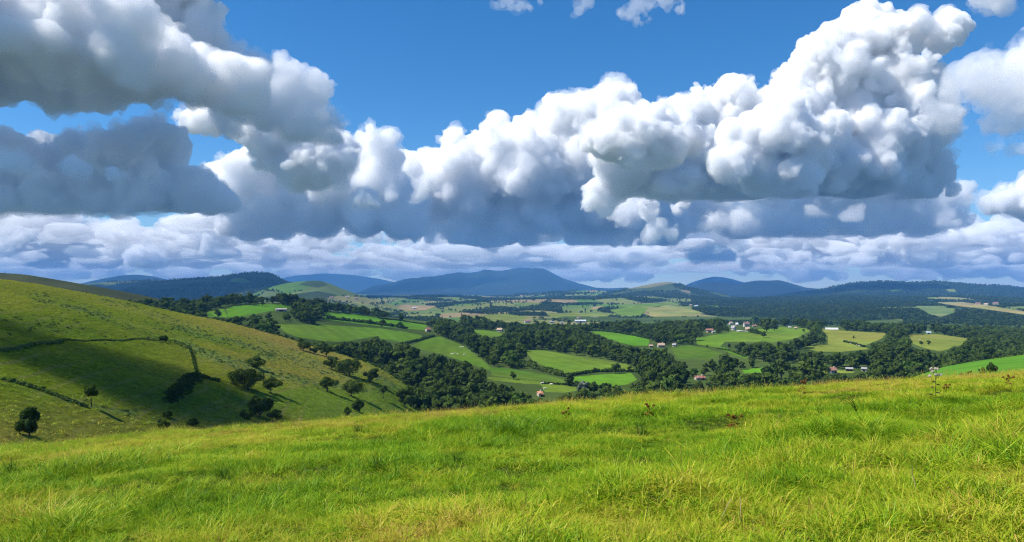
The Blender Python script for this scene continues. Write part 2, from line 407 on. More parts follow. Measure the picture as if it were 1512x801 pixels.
# --- fields of the valley, outlined where the eye meets them  (outline, base colour)
G1, G2, G3, G4 = (0.080, 0.200, 0.014), (0.098, 0.175, 0.018), (0.072, 0.140, 0.016), (0.150, 0.185, 0.030)
FIELDS = [
 ([(334, 456), (345, 452), (390, 449), (412, 449), (431, 452), (420, 456), (386, 462), (360, 467), (337, 469)], G1),
 ([(305, 461), (330, 456), (337, 469), (322, 468), (307, 468)], G1),
 ([(405, 479), (480, 480), (562, 485), (585, 489), (560, 496), (510, 505), (476, 504), (440, 498), (424, 492)], G2),
 ([(480, 461), (520, 464), (562, 470), (630, 479), (630, 488), (604, 486), (570, 483), (520, 477), (480, 472)], G1),
 ([(560, 492), (590, 489), (622, 495), (626, 503), (612, 506), (590, 505), (560, 500)], G2),
 ([(610, 510), (625, 502), (649, 497), (679, 508), (700, 522), (721, 540), (727, 548), (694, 537), (649, 522), (625, 518)], G2),
 ([(722, 543), (740, 543), (760, 546), (800, 552), (835, 561), (836, 567), (800, 563), (760, 559), (727, 555)], G3),
 ([(713, 557), (730, 557), (760, 560), (800, 564), (850, 572), (854, 577), (835, 580), (804, 579), (799, 568), (765, 566), (730, 562)], G2),
 ([(776, 518), (800, 517), (850, 526), (925, 538), (937, 546), (900, 549), (850, 554), (832, 552), (812, 545), (788, 534)], (0.110, 0.185, 0.020)),
 ([(846, 557), (890, 553), (932, 551), (941, 561), (925, 568), (905, 571), (880, 570), (850, 569)], G1),
 ([(867, 488), (894, 488), (930, 494), (959, 500), (957, 511), (938, 511), (915, 506), (898, 500)], G1),
 ([(690, 487), (710, 487), (736, 491), (748, 496), (718, 498)], G2),
 ([(989, 514), (1015, 509), (1044, 515), (1066, 522), (1052, 530), (1020, 530), (1002, 530)], G3),
 ([(1027, 500), (1060, 494), (1085, 489), (1105, 488), (1138, 494), (1134, 500), (1120, 505), (1070, 505), (1062, 514), (1045, 511), (1030, 509)], G2),
 ([(1062, 512), (1080, 516), (1104, 527), (1102, 530), (1085, 524), (1066, 517)], G1),
 ([(1111, 487), (1156, 483), (1189, 485), (1196, 489), (1188, 493), (1178, 499), (1160, 503), (1140, 506), (1125, 503), (1138, 494)], G2),
 ([(1212, 485), (1250, 489), (1309, 492), (1302, 500), (1276, 511), (1282, 516), (1240, 520), (1204, 519), (1186, 512), (1222, 509), (1222, 496)], G4),
 ([(1342, 494), (1387, 494), (1429, 500), (1420, 510), (1387, 519), (1370, 516), (1348, 508)], G4),
 ([(1096, 546), (1125, 543), (1159, 543), (1150, 549), (1115, 551), (1098, 552)], G1),
 ([(1205, 549), (1225, 547), (1245, 547), (1264, 548), (1260, 551), (1225, 551.5), (1205, 552)], G4),
]
FAR_FIELDS = [
 ([(688, 469), (720, 465), (748, 464), (784, 469), (766, 475), (720, 474)], G4),
 ([(1258, 479), (1300, 473), (1336, 472), (1318, 480), (1290, 486), (1272, 484)], G4),
 ([(1351, 452), (1393, 452), (1411, 461), (1390, 468), (1372, 464), (1362, 457)], (0.115, 0.165, 0.055)),
 ([(1381, 447), (1420, 446), (1470, 453), (1512, 460), (1560, 468), (1560, 473), (1512, 465), (1450, 456), (1414, 452)], (0.22, 0.20, 0.07)),
 ([(1375, 479), (1423, 480), (1424, 488), (1400, 487), (1381, 485)], G4),
 ([(960, 457), (985, 450), (1015, 455), (1040, 463), (1003, 467), (1006, 475), (970, 471), (950, 463)], (0.20, 0.21, 0.06)),
 ([(900, 458), (940, 452), (958, 455), (945, 466), (915, 465)], G2),
 ([(870, 455), (880, 453), (892, 452), (878, 457)], (0.30, 0.22, 0.12)),
 ([(806, 463), (850, 462), (900, 465), (885, 471), (850, 470), (815, 469)], G4),
 ([(880, 478), (900, 472), (930, 474), (952, 479), (920, 483), (895, 483)], G4),
 ([(562, 455), (600, 450), (645, 452), (628, 458), (590, 460)], (0.24, 0.19, 0.09)),
 ([(905, 452), (990, 447), (1010, 449), (960, 453)], G2),
]
# --- valley floor
C_pyc = curve([(-200, 470), (150, 462), (250, 455), (330, 449), (410, 446), (450, 452), (480, 458), (560, 467), (640, 476), (756, 478), (870, 481), (950, 481), (1100, 481), (1200, 482), (1350, 488), (1512, 496), (1800, 505)], 16)
C_Yc = curve([(-200, 700), (200, 720), (330, 820), (410, 860), (480, 920), (560, 1010), (640, 1100), (756, 1250), (870, 1250), (1100, 1150), (1350, 1150), (1800, 1150)])
def valley_z(px, Y, X):
    pc, yc = C_pyc(px), C_Yc(px)
    yb, zb = 300.0, -57.0 + 6 * sstep(1100, 1500, px)
    zc = (HY - pc) / F * yc
    t = (Y - yb) / (yc - yb); tc = np.clip(t, 0, 1)
    z = zb + (zc - zb) * (tc + .12 * np.sin(tc * math.pi) ** 2)
    z = z - np.where(t > 1, np.minimum(0.10 * (Y - yc), 75 + zc), 0) - np.where(t < 0, 4 * t, 0) * 0
    z = z + sstep(0, .1, tc) * sstep(1, .9, tc) * (7 * fbm(X, Y, 230, 3, 41) + 1.0 * fbm(X, Y, 40, 2, 44))
    return z
LC = Layer('valley_ground', np.arange(-100, 2000, 1.5), np.geomspace(190, 2300, 520), valley_z)
def paint(L, base, fields):
    col = base
    for poly, c in fields:
        P = np.asarray(poly, float)
        bb = (L.PX >= P[:, 0].min()) & (L.PX <= P[:, 0].max()) & (L.PY >= P[:, 1].min()) & (L.PY <= P[:, 1].max())
        ii = np.nonzero(bb)
        if len(ii[0]) == 0: continue
        m = inpoly(L.PX[ii], L.PY[ii], P)
        ii = (ii[0][m], ii[1][m])
        X, Y = L.X[ii], L.YY[ii]
        a = np.arctan2(P[1, 1] - P[0, 1], P[1, 0] - P[0, 0]) + 0.6
        row = 0.5 + 0.5 * np.sin((X * math.cos(a) + Y * math.sin(a) * .6) * 0.5)
        v = 1 + 0.55 * fbm(X, Y, 60, 4, 51) + 0.10 * (row - .5) + .25 * fbm(X, Y, 8, 2, 55)
        yl = np.clip(.35 + 2.0 * fbm(X, Y, 110, 3, 57), 0, 1)
        cc = lerp3(np.asarray(c) * np.array([.92, 1.0, .9]), np.asarray(c) * np.array([1.25, 1.0, 1.25]), yl)
        col[ii] = cc * v[..., None]
    return col
v = np.clip(.5 + 1.8 * fbm(LC.X, LC.YY, 70, 4, 61), 0, 1)
col = lerp3((0.040, 0.065, 0.016), (0.075, 0.110, 0.026), v)
LC.build(paint(LC, col, FIELDS), M_valley, label='valley ground of hedged pastures and woods')

# --- spur of bright pasture at the right, just beyond the meadow
R_pyc = curve([(1300, 575), (1380, 546), (1396, 541), (1450, 532), (1512, 524), (1650, 505), (1800, 490)], 8)
def spur_z(px, Y, X):
    zc = (HY - R_pyc(px)) / F * 250.0
    zb = (HY - 600) / F * 110.0 + 0 * px
    t = (Y - 110.0) / 140.0; tc = np.clip(t, 0, 1)
    return zb + (zc - zb) * (tc + .25 * tc * (1 - tc)) - np.where(t > 1, .22 * (Y - 250), 0) + np.where(t < 0, 3 * t, 0)
LR = Layer('right_pasture_ground', np.arange(1290, 2100, 2.0), np.geomspace(75, 420, 150), spur_z)
v = np.clip(.5 + 1.5 * fbm(LR.X, LR.YY, 30, 4, 63), 0, 1)
LR.build(lerp3((0.062, 0.165, 0.018), (0.085, 0.195, 0.022), v), M_valley, label='bright green pasture spur at the right edge')

# --- far valley: rolling patchwork
def far_z(px, Y, X):
    z = -76 + sstep(1300, 2200, Y) * (50 * fbm(X, Y, 700, 4, 71) + 16 * fbm(X, Y, 260, 2, 75))
    z = z + 26 * sstep(2300, 4300, Y) * np.clip(.35 + fbm(X + 900, Y, 1500, 2, 78), 0, 1) + 26 * sstep(1700, 4600, Y) * sstep(1150, 950, px)
    z = z + 22 * np.exp(-(((px - 1330) / 260) ** 2)) * sstep(1500, 2600, Y)
    return z
LD = Layer('far_valley_ground', np.arange(-320, 2100, 2.2), np.geomspace(1150, 9000, 440), far_z)
def voro(X, Y, cell, seed):
    cx = np.floor(X / cell).astype(np.int64); cy = np.floor(Y / cell).astype(np.int64)
    t = _tab[seed % 64]; t2 = _tab[(seed + 1) % 64]; t3 = _tab[(seed + 2) % 64]; t4 = _tab[(seed + 3) % 64]
    d1 = np.full(np.shape(X), 1e9); d2 = d1.copy(); r1 = np.zeros(np.shape(X)); r2 = r1.copy()
    for i in (-1, 0, 1):
        for j in (-1, 0, 1):
            a = (cx + i) & 255; b = (cy + j) & 255
            d = np.hypot((cx + i + t[a, b]) * cell - X, (cy + j + t2[a, b]) * cell - Y)
            n = d < d1
            d2 = np.where(n, d1, np.minimum(d2, d)); r1 = np.where(n, t3[a, b], r1); r2 = np.where(n, t4[a, b], r2); d1 = np.where(n, d, d1)
    return d2 - d1, r1, r2
def far_use(px, py, X, Y, hillside=False):
    wx = X + 120 * fbm(X, Y, 300, 2, 81); wy = Y + 120 * fbm(X, Y, 300, 2, 83)
    e, r1, r2 = voro(wx * 1.2, wy * .62, 190, 20)
    pf = 0.27 + 0.50 * sstep(1000, 1100, px) * sstep(1900, 2300, Y) + .9 * fbm(X, Y, 900, 2, 86)
    pf = np.where((px > 1020) & (py < 482) , np.maximum(pf, .90), pf)
    if hillside: pf = hillside + .9 * fbm(X, Y, 900, 2, 86)
    forest = r1 < pf
    return e, forest, r2
e, forest, r2 = far_use(LD.PX, LD.PY, LD.X, LD.YY)
pal = np.array([(0.085, 0.150, 0.030), (0.120, 0.165, 0.040), (0.160, 0.180, 0.050), (0.085, 0.165, 0.028), (0.20, 0.19, 0.07), (0.105, 0.14, 0.04), (0.25, 0.19, 0.09), (0.14, 0.17, 0.05)])
col = pal[np.clip((r2 * 8).astype(int), 0, 7)] * (1 + .3 * fbm(LD.X, LD.YY, 90, 3, 88))[..., None]
col[forest] = (0.035, 0.055, 0.018)
LD.build(paint(LD, col, FAR_FIELDS), M_far, label='far valley of small fields and woods')

# --- hills and mountains
def smooth_tab(tab): return tab
HILLS = []
def hill(name, tab, Yc, Yb, mat, label, col0, col1, patches=(), rough=0.0, forest=0.0, ny=90, dx=2.0, zb=-85., sm=6, back=.35, patchwork=False, jag=0.0):
    f0 = curve(tab, sm); x0, x1 = tab[0][0], tab[-1][0]
    f = lambda px: f0(px) + jag * (2.4 * fbm(px, 0 * px + 7 + Yc, 26, 4, 29, .62))
    def zf(px, Y, X):
        zc = (HY - f(px)) / F * Yc
        rel = (zc - zb)
        t = (Y - Yb) / (Yc - Yb); tc = np.clip(t, 0, 1)
        g = fbm(X, Y, (Yc - Yb) * .45, 4, 90 + len(HILLS)) * sstep(0, .25, tc) * sstep(1, .8, tc)
        z = zb + rel * (tc ** 0.85) + rel * rough * g
        z = np.minimum(z, (HY - f(px) - .25 * (1 - tc)) / F * Y)
        return z - np.where(t > 1, back * (Y - Yc), 0)
    Y = np.concatenate([np.linspace(Yb, Yc, ny), Yc + (Yc - Yb) * np.array([.05, .12, .3, .6])])
    Lh = Layer(name, np.arange(x0, x1 + .1, dx), Y, zf)
    v = np.clip(.5 + 1.8 * fbm(Lh.X, Lh.YY, (Yc - Yb) * .3, 4, 33), 0, 1)
    base = lerp3(col0, col1, v)
    if patchwork:
        e, fo, r2 = far_use(Lh.PX, Lh.PY, Lh.X, Lh.YY, patchwork)
        base = pal[np.clip((r2 * 8).astype(int), 0, 7)] * (1 + .3 * fbm(Lh.X, Lh.YY, 90, 3, 88))[..., None]
        base[fo] = (0.035, 0.055, 0.018)
    col = paint(Lh, base, patches)
    Lh.build(col, mat, label=label)
    HILLS.append((Lh, Yc, forest, patches, patchwork))
    return Lh
DK0, DK1 = (0.022, 0.036, 0.014), (0.045, 0.066, 0.022)
MT0, MT1 = (0.012, 0.018, 0.013), (0.030, 0.038, 0.022)
hill('hills', [(-420, 385), (-200, 393), (0, 403), (40, 406), (100, 416), (150, 425), (200, 434), (240, 443), (280, 452), (340, 470)], 950, 600, M_far, 'dark wooded ridge just behind the left hillside', (0.05, .06, .02), (.08, .085, .03), forest=.25, zb=-70)
hill('hills', [(110, 450), (160, 432), (200, 421), (260, 413), (320, 409.5), (350, 405), (375, 402.5), (400, 404), (425, 416), (470, 428), (540, 445), (600, 460)], 4600, 3300, M_far, 'dark rounded hill left of the valley', (.04, .06, .022), (0.10, 0.12, 0.04),
     [([(336, 416), (345, 411), (362, 411), (372, 417), (350, 418)], G4), ([(205, 420), (260, 415), (300, 413), (310, 415), (250, 421)], (.13, .12, .06))], .22, .5)
hill('hills', [(370, 436), (400, 424), (420, 419), (440, 416), (470, 414.3), (485, 418), (500, 425), (520, 432), (545, 441), (600, 456)], 3000, 2200, M_far, 'sunlit green hill with scattered farms', (.09, .125, .035), (.15, .165, .045),
     [([(440, 421), (455, 415), (475, 415), (485, 421), (470, 425)], DK1), ([(380, 440), (420, 436), (470, 430), (500, 436), (470, 446), (430, 452)], DK1)], .25, .22, patchwork=.22, ny=120)
hill('hills', [(500, 462), (560, 452), (620, 446), (680, 441), (740, 437), (790, 434), (820, 431), (850, 429.5), (880, 429), (905, 431), (930, 436), (980, 441), (1040, 446), (1100, 456)], 6800, 4600, M_far, 'patchwork slopes of fields at the foot of the long mountain', DK0, DK1, rough=.5, forest=.4, patchwork=.40, ny=140)
hill('hills', [(60, 440), (100, 424), (130, 419), (170, 416), (240, 414), (300, 420), (340, 432)], 6500, 5000, M_far, 'pale green low hill far at the left', (.10, .14, .05), (.15, .17, .06), rough=.2, forest=.12)
hill('mountains', [(80, 432), (110, 421), (150, 412), (180, 407), (200, 405.5), (225, 408), (250, 414), (300, 424), (340, 434)], 11500, 9500, M_mount, 'small blue peak on the left horizon', MT0, MT1, rough=.3)
hill('mountains', [(360, 430), (395, 417), (430, 408), (480, 404), (520, 406), (560, 412), (600, 421), (660, 432)], 17500, 15300, M_mount, 'faint blue range behind the green hill', MT0, MT1, rough=.3)
hill('mountains', [(480, 440), (530, 432), (550, 422.5), (580, 417.5), (596, 413), (610, 410.8), (616, 411.4), (622, 409.2), (640, 408.3), (658, 405.2), (676, 402.2), (691, 403), (706, 401.3), (715, 398.2), (722, 398.6), (730, 400), (742, 399.8), (752, 398.4), (760, 396.6), (772, 395.6), (780, 396.8), (787, 397), (799, 396.2), (804, 397.6), (808, 399.5), (817, 404), (829, 410), (847, 416.5), (862, 420.5), (877, 424.5), (895, 426), (921, 425), (945, 428), (980, 436)], 12500, 9800, M_mount, 'long blue mountain on the middle of the horizon', MT0, MT1, rough=.45, ny=140, sm=1.8, jag=.6)
hill('mountains', [(980, 434), (1010, 423), (1020, 418), (1040, 411), (1055, 408.5), (1075, 411), (1090, 415), (1110, 420), (1150, 432)], 15000, 12500, M_mount, 'pale blue peak right of the middle', MT0, MT1, rough=.3, sm=4, jag=.5)
hill('mountains', [(960, 436), (1000, 426), (1030, 419), (1050, 416.5), (1070, 418), (1090, 420), (1105, 416), (1120, 414), (1135, 415), (1150, 414), (1165, 418), (1190, 425), (1215, 427), (1232, 423), (1245, 425), (1290, 436)], 10500, 8600, M_mount, 'blue twin ridge below the pale peak', MT0, MT1, rough=.3, sm=4, jag=.6)
hill('hills', [(860, 445), (900, 432), (930, 426), (950, 422), (970, 418), (985, 416.5), (1000, 418), (1010, 422), (1030, 428), (1060, 433), (1110, 445)], 5600, 4300, M_far, 'wooded cone hill in the middle with a bare crest', DK0, (0.06, 0.085, 0.03),
     [([(926, 427), (950, 421), (985, 416), (1002, 418), (985, 420), (960, 425)], (.16, .15, .06)), ([(1005, 428), (1018, 430), (1020, 434), (1008, 431)], (.25, .18, .10))], .22, .8)
hill('hills', [(1090, 448), (1130, 440), (1180, 433), (1220, 427), (1240, 422), (1262, 418), (1290, 416.5), (1315, 416), (1340, 418), (1360, 417.5), (1378, 416), (1395, 417), (1430, 420), (1470, 423), (1520, 428), (1600, 428), (1750, 424), (1900, 430), (2100, 440)], 6600, 5000, M_far, 'long dark wooded ridge at the right', DK0, (0.045, 0.068, 0.024),
     [([(1312, 427), (1330, 425), (1334, 429), (1318, 430)], G3), ([(1396, 428), (1408, 426), (1412, 431), (1402, 431)], G4)], .25, .95)
hill('hills', [(1360, 436), (1400, 424), (1440, 420.5), (1470, 421), (1512, 425), (1600, 424), (1750, 436)], 8600, 7300, M_far, 'far hill at the right edge', (.06, .075, .03), (.11, .11, .05), rough=.25, forest=.3)

# --- the ground sheet that runs on to the horizon
xs = np.array([-18900, -9000, -3000, 3000, 9000, 18900.]); ys = np.array([-3900, 600, 8000, 14000, 19900.])
XX, YY2 = np.meshgrid(xs, ys, indexing='ij'); i = np.arange(XX.size).reshape(XX.shape)
me = mesh_np('ground', np.stack([XX, YY2, np.full(XX.shape, -135.)], -1).reshape(-1, 3), np.stack([i[:-1, :-1], i[1:, :-1], i[1:, 1:], i[:-1, 1:]], -1).reshape(-1, 4), [M_mount], np.full((XX.size, 3), (.06, .075, .05)))
link('ground', me, kind='structure', label='low ground running on to the horizon')
print('terrain', round(time.time() - T0, 1))

# ------------------------------------------------------------------ trees and shrubs
NEAR = [make_tree_kind(s, 6.0, wd, nc, 5200, .17, lf, gl, flat=fl, cr=(.19, .36)) for s, wd, nc, lf, fl, gl in
        ((11, 7.6, 24, .13, .75, M_leaf), (12, 6.4, 20, .10, .85, M_leaf), (13, 8.6, 28, .12, .7, M_leaf), (14, 5.8, 18, .06, .95, M_leaf))]
SPARSE = make_tree_kind(15, 6.0, 5.0, 11, 1300, .20, .30, M_leaf, flat=.7, cr=(.2, .32))
LOLLI = make_tree_kind(16, 6.0, 3.6, 9, 1900, .17, .50, M_leaf, flat=.8, cr=(.34, .5))
DENSE = make_tree_kind(17, 6.0, 5.2, 18, 4200, .20, .04, M_leafdark, flat=.95, cr=(.3, .42))
BUSH = [make_tree_kind(18 + q, 3.0, 5.2, 14, 2400, .17, .0, M_leaf if q else M_leafdark, flat=.8) for q in range(3)]
MID = [make_tree_kind(30 + q, 11.0, wd, 15, 1000, .60, lf, mt, flat=fl) for q, (wd, lf, fl, mt) in enumerate(
       ((10.5, .08, .8, M_leaf), (9.2, .06, .9, M_leaf), (12.0, .10, .7, M_leaf), (8.2, .05, 1.0, M_leaf), (10.0, .10, .85, M_leaf), (11.0, .05, .8, M_leafdark), (7.0, .05, 1.1, M_leaf), (9.6, .12, .75, M_leaf)))]
MIDLIGHT = make_tree_kind(41, 11.0, 9.5, 13, 1000, .60, .06, M_leaflight, flat=.9)
SILVER = make_tree_kind(42, 11.0, 10.0, 16, 1300, .55, .04, M_leafsilver, flat=.95)
FARK = [crown_mesh('far_crown', 50 + q, 11.0, wd, 8, 120, 1.5, .02, M_leaf if q % 2 else M_leafdark, flat=.9)[0] for q, wd in enumerate((10, 12, 9, 13, 11))]

def plant(kind, loc, h, H0, label, category='tree', group=None, name='tree', wide=1.0, rz=None, rng=np.random.default_rng(77)):
    r = empty(name, loc, label, category, group, rz=rng.uniform(0, 6.28) if rz is None else rz)
    s = h / H0; r.scale = (s * wide, s * wide, s)
    for nm, me in (('crown', kind[0]), ('trunk', kind[1])):
        o = bpy.data.objects.new(nm, me); LINK(o); o.parent = r
    return r

def lone(L, px, py, hpx, kind, H0, label, category='tree', group=None, name='tree', wide=1.0, sink=.0):
    X, Y, Z = L.at(px, py)
    return plant(kind, (X, Y, Z - sink), 1.13 * hpx / F * Y, H0, label, category, group, name, wide)

GH = 'scattered trees on the left hillside'
lone(LB, 43, 643, 43, DENSE, 6, 'dense dark upright bushy tree standing alone at the far left near the meadow edge', group=GH, name='hawthorn_tree', wide=.85)
lone(LB, 135, 601, 29, LOLLI, 6, 'small slender tree with a bare thin trunk and round head on the left hillside', group=GH)
lone(LB, 367, 577, 33, NEAR[2], 6, 'largest wide oak of the left hillside, beside the smaller oak above the bramble thicket', group=GH, name='oak_tree')
lone(LB, 400, 581, 22, NEAR[0], 6, 'low spreading oak just right of the largest hillside oak', group=GH, name='oak_tree')
lone(LB, 377, 543, 15, BUSH[1], 3, 'small round shrub high on the tan slope above the two hillside oaks', 'shrub', GH, 'shrub')
lone(LB, 484, 579, 21, NEAR[0], 6, 'left of the two leaning oaks with long shadows in the middle of the hillside foot', group=GH, name='oak_tree')
lone(LB, 519, 585, 23, NEAR[2], 6, 'right and darker of the two leaning oaks at the middle of the hillside foot', group=GH, name='oak_tree', wide=.95)
lone(LB, 490, 546, 20, NEAR[1], 6, 'narrow oak near the hillside crest, left neighbour of the broadest crest oak', group=GH, name='oak_tree')
lone(LB, 516, 556, 26, NEAR[2], 6, 'broadest oak near the hillside crest, just in front of the wood edge', group=GH, name='oak_tree', wide=1.05)
lone(LB, 548, 565, 21, NEAR[1], 6, 'compact round oak right of the broadest crest oak, with grass all round it', group=GH, name='oak_tree')
lone(LB, 566, 589, 19, SPARSE, 6, 'thin airy tree showing sky gaps near the right foot of the hillside', group=GH)
lone(LB, 597, 602, 26, NEAR[3], 6, 'bushy double headed oak at the lower right end of the hillside', group=GH, name='oak_tree', wide=1.15)
lone(LB, 607, 593, 24, NEAR[1], 6, 'taller oak partly behind the bushy double headed oak', group=GH, name='oak_tree', wide=.8)
lone(LB, 632, 592, 16, SPARSE, 6, 'last thin tree at the tip of the hillside by the meadow edge', group=GH)
lone(LB, 448, 518, 14, NEAR[2], 6, 'leftmost small oak of the three along the hillside crest line', group=GH, name='oak_tree')
lone(LB, 465, 523, 12, NEAR[1], 6, 'lowest middle oak of the three along the hillside crest line', group=GH, name='oak_tree', wide=1.1)
lone(LB, 482, 527, 17, NEAR[0], 6, 'rightmost and tallest oak of the three along the hillside crest line', group=GH, name='oak_tree', wide=.85)
GB = 'bramble thickets below the hillside'
lone(LB, 383, 617, 28, BUSH[0], 3, 'big dark bramble thicket low on the hillside under the two oaks', 'shrub', GB, 'bramble_thicket', wide=.8)
lone(LB, 408, 619, 13, BUSH[1], 3, 'low bramble spreading right of the big dark thicket', 'shrub', GB, 'bramble_thicket')
lone(LB, 366, 619, 13, BUSH[2], 3, 'low bramble at the left foot of the big dark thicket', 'shrub', GB, 'bramble_thicket')
lone(LB, 531, 609, 17, BUSH[0], 3, 'round bush touching the meadow edge right of the two leaning oaks', 'shrub', GB, 'bush', wide=.7)
lone(LB, 512, 612, 10, BUSH[1], 3, 'smaller pale bush left of the round bush at the meadow edge', 'shrub', GB, 'bush', wide=.7)
lone(LB, 241, 633, 14, BUSH[2], 3, 'ragged pale bush in the left hollow just above the meadow grass', 'shrub', GB, 'bush', wide=.9)
lone(LB, 286, 629, 11, BUSH[1], 3, 'low flat bush right of the ragged pale bush in the hollow', 'shrub', GB, 'bush', wide=.9)
lone(LB, 248, 617, 9, BUSH[1], 3, 'small low bush behind the ragged pale bush in the hollow', 'shrub', GB, 'bush')
lone(LB, 241, 506, 9, BUSH[0], 3, 'small dark shrub at the corner of the hillside field bank', 'shrub', GB, 'shrub', wide=.9)
lone(LB, 63, 576, 5, BUSH[0], 3, 'tiny dark shrub on the lower left field bank', 'shrub', GB, 'shrub', wide=.9)
GV = 'single trees standing in the valley pastures'
for a in (
 (758, 561, 12, MID[1], 'round tree alone in the narrow crop field above the dark clump'),
 (840, 570, 15, MID[0], 'round tree at the meeting corner of the central pastures', ),
 (879, 550, 7, MID[1], 'small round tree on the hedge between the two bright pastures'),
 (909, 552, 15, MID[4], 'larger round tree at the right end of the pasture hedge'),
 (930, 550, 9, MID[1], 'low tree right of the larger round tree on the pasture hedge'),
 (860, 582, 19, SILVER, 'pale silvery tree in front of the lower bright pasture'),
 (875, 583, 16, MID[5], 'dark tree leaning against the pale silvery tree'),
 (895, 577, 11, MID[5], 'low dark tree right of the pale silvery tree at the pasture edge'),
 (545, 481, 9, MID[4], 'low tree left of the dark round tree under the green strip'),
 (564, 484, 12, MID[1], 'dark round tree standing in front of the green strip'),
 (559, 470, 9, MID[2], 'spreading tree on the skyline of the green strip'),
 (592, 476, 14, MID[6], 'tall tree rising at the right of the green strip'),
 (592, 485, 10, MIDLIGHT, 'pale thin tree below the tall tree of the green strip'),
 (418, 452, 6, MID[0], 'tiny tree on the top edge of the highest left pasture'),
 (388, 452, 6, MID[4], 'tiny round tree on the top left pasture skyline'),
 (452, 461, 8, MID[2], 'tree on the skyline beside the hilltop farm'),
 (322, 470, 13, MID[1], 'round tree standing apart just behind the hillside crest'),
 (1127, 499, 9, MID[5], 'small round tree alone in the hamlet pasture'),
 (1132, 491, 16, MID[3], 'darker of the two big trees right of the hamlet'),
 (1143, 489, 16, MID[2], 'right one of the two big trees right of the hamlet'),
 (1113, 479, 14, MIDLIGHT, 'tall pale green tree behind the white hamlet houses'),
 (1187, 491, 5, MID[1], 'tiny tree on the upper edge of the hamlet pasture'),
 (1261, 501, 5, MID[3], 'tiny dark tree in the yellowish pasture with cattle'),
 (1341, 516, 18, MID[6], 'tall dark tree between the two yellowish pastures'),
 (1360, 510, 6, MID[5], 'left of two low trees in the right yellowish pasture'),
 (1371, 510, 7, MID[1], 'right of two low trees in the right yellowish pasture'),
 (1044, 514, 4, MID[5], 'tiny shrub like tree on the bank of the hamlet pasture'),
 (1184, 556, 16, MIDLIGHT, 'bright yellow green tree left of the red roofed house'),
 (1196, 556, 17, MID[4], 'round green tree between the bright tree and the red roofed house'),
 (1219, 551, 12, MIDLIGHT, 'pale green tree partly hiding the red roofed house'),
 ):
    lone(LC, a[0], a[1], a[2], a[3], 11, a[4], group=GV)
lone(LR, 1462, 553, 15, BUSH[0], 3, 'dark round bush in front of the bright spur at the right edge', 'shrub', name='bush', wide=.62)
lone(LR, 1450, 553, 9, BUSH[1], 3, 'lower bush leaning on the dark round bush of the right spur', 'shrub', name='bush', wide=.7)
lone(LR, 1431, 554, 6, BUSH[2], 3, 'small bush left of the dark round bush of the right spur', 'shrub', name='bush', wide=.8)
lone(LR, 1420, 555, 4, BUSH[1], 3, 'smallest bush at the left foot of the right spur', 'shrub', name='bush', wide=.9)

def hedge(L, pts, h, wd, leaf, mat, label, group='hedges and field banks', dens=1.0, seed=0, name='hedge'):
    rng = np.random.default_rng(seed + 500)
    P = np.array([L.at(*p) for p in pts]); Cs = []; Ns = []; T = []
    org = P.mean(0)
    for a, b in zip(P[:-1], P[1:]):
        ln = np.linalg.norm(b - a); n = max(2, int(ln / (wd * .45)))
        for f in (np.arange(n) + rng.random(n)) / n:
            c = a + (b - a) * f; c[:2] += rng.normal(0, wd * .16, 2)
            hh = h * rng.uniform(.55, 1.15); rr = wd * rng.uniform(.4, .65)
            c[2] = L.z(c[0], max(c[1], L.Y[0])) + hh * .45
            k = int(60 * dens); d = rng.standard_normal((k, 3)); d[:, 2] += .3; d /= np.linalg.norm(d, axis=1, keepdims=True)
            Cs.append(c + d * np.array([rr, rr, hh * .55]) * rng.uniform(.75, 1.05, (k, 1))); Ns.append(d + .5 * rng.standard_normal((k, 3)))
            T.append(np.clip(rng.random() * .7 + .3 * rng.random(k), 0, 1))
    C = np.concatenate(Cs) - org; V, Q = leaf_quads(C, np.concatenate(Ns), leaf, rng)
    me = mesh_np('foliage', V, Q, [mat], np.repeat(np.stack([np.concatenate(T)] * 3, 1), 4, 0))
    o = link(name, me, label=label, category='hedge', group=group); o.location = org
    return o
hedge(LB, [(281, 517), (285, 530), (292, 556)], .6, .6, .14, M_leafdark, 'dark overgrown wall running straight down the hillside to the scrub corner', seed=1)
for q, (p, hh, lb) in enumerate((([(293, 557), (280, 566), (264, 580), (250, 594)], 1.5, 'dark wedge of scrub running down left from the hillside corner'),
                  ([(293, 557), (308, 560), (324, 565)], .9, 'short dark bank of scrub running right from the hillside corner'))):
    hedge(LB, p, hh, 3.6 if q == 0 else 1.6, .26, M_leafdark, lb, seed=2 + q, dens=1.6)
hedge(LB, [(0, 520), (30, 515), (60, 508), (90, 504)], .6, 1.2, .18, M_bracken, 'dark bank at the left end of the upper hillside field', seed=5)
hedge(LB, [(90, 503), (140, 503), (190, 502), (240, 503)], .35, .5, .13, M_bracken, 'thin bracken bank along the top of the hillside field', seed=6)
hedge(LB, [(240, 503), (262, 508), (281, 517)], 1.0, 2.6, .2, M_bracken, 'pale bracken bank turning the upper right corner of the hillside field', seed=7)
hedge(LB, [(0, 560), (30, 568), (60, 577), (95, 590), (128, 602)], .6, .9, .15, M_bracken, 'pale bracken bank slanting down across the lower left slope', seed=8)
hedge(LC, [(781, 541), (795, 546), (812, 551), (833, 557)], 4.0, 4.5, .7, M_leaf, 'thick hedge falling to the corner of the central pastures', seed=10)
hedge(LC, [(836, 557), (850, 554), (880, 550), (905, 549), (938, 550)], 2.2, 2.4, .5, M_leafdark, 'thin dark hedge between the two bright central pastures', seed=11)
hedge(LC, [(845, 570), (870, 573), (900, 573)], 3.0, 3.5, .6, M_leafdark, 'dark hedge under the lower bright pasture', seed=12)
hedge(LC, [(800, 567), (820, 568), (838, 569)], 1.2, 1.5, .4, M_leafdark, 'faint low hedge under the narrow crop field', seed=13)
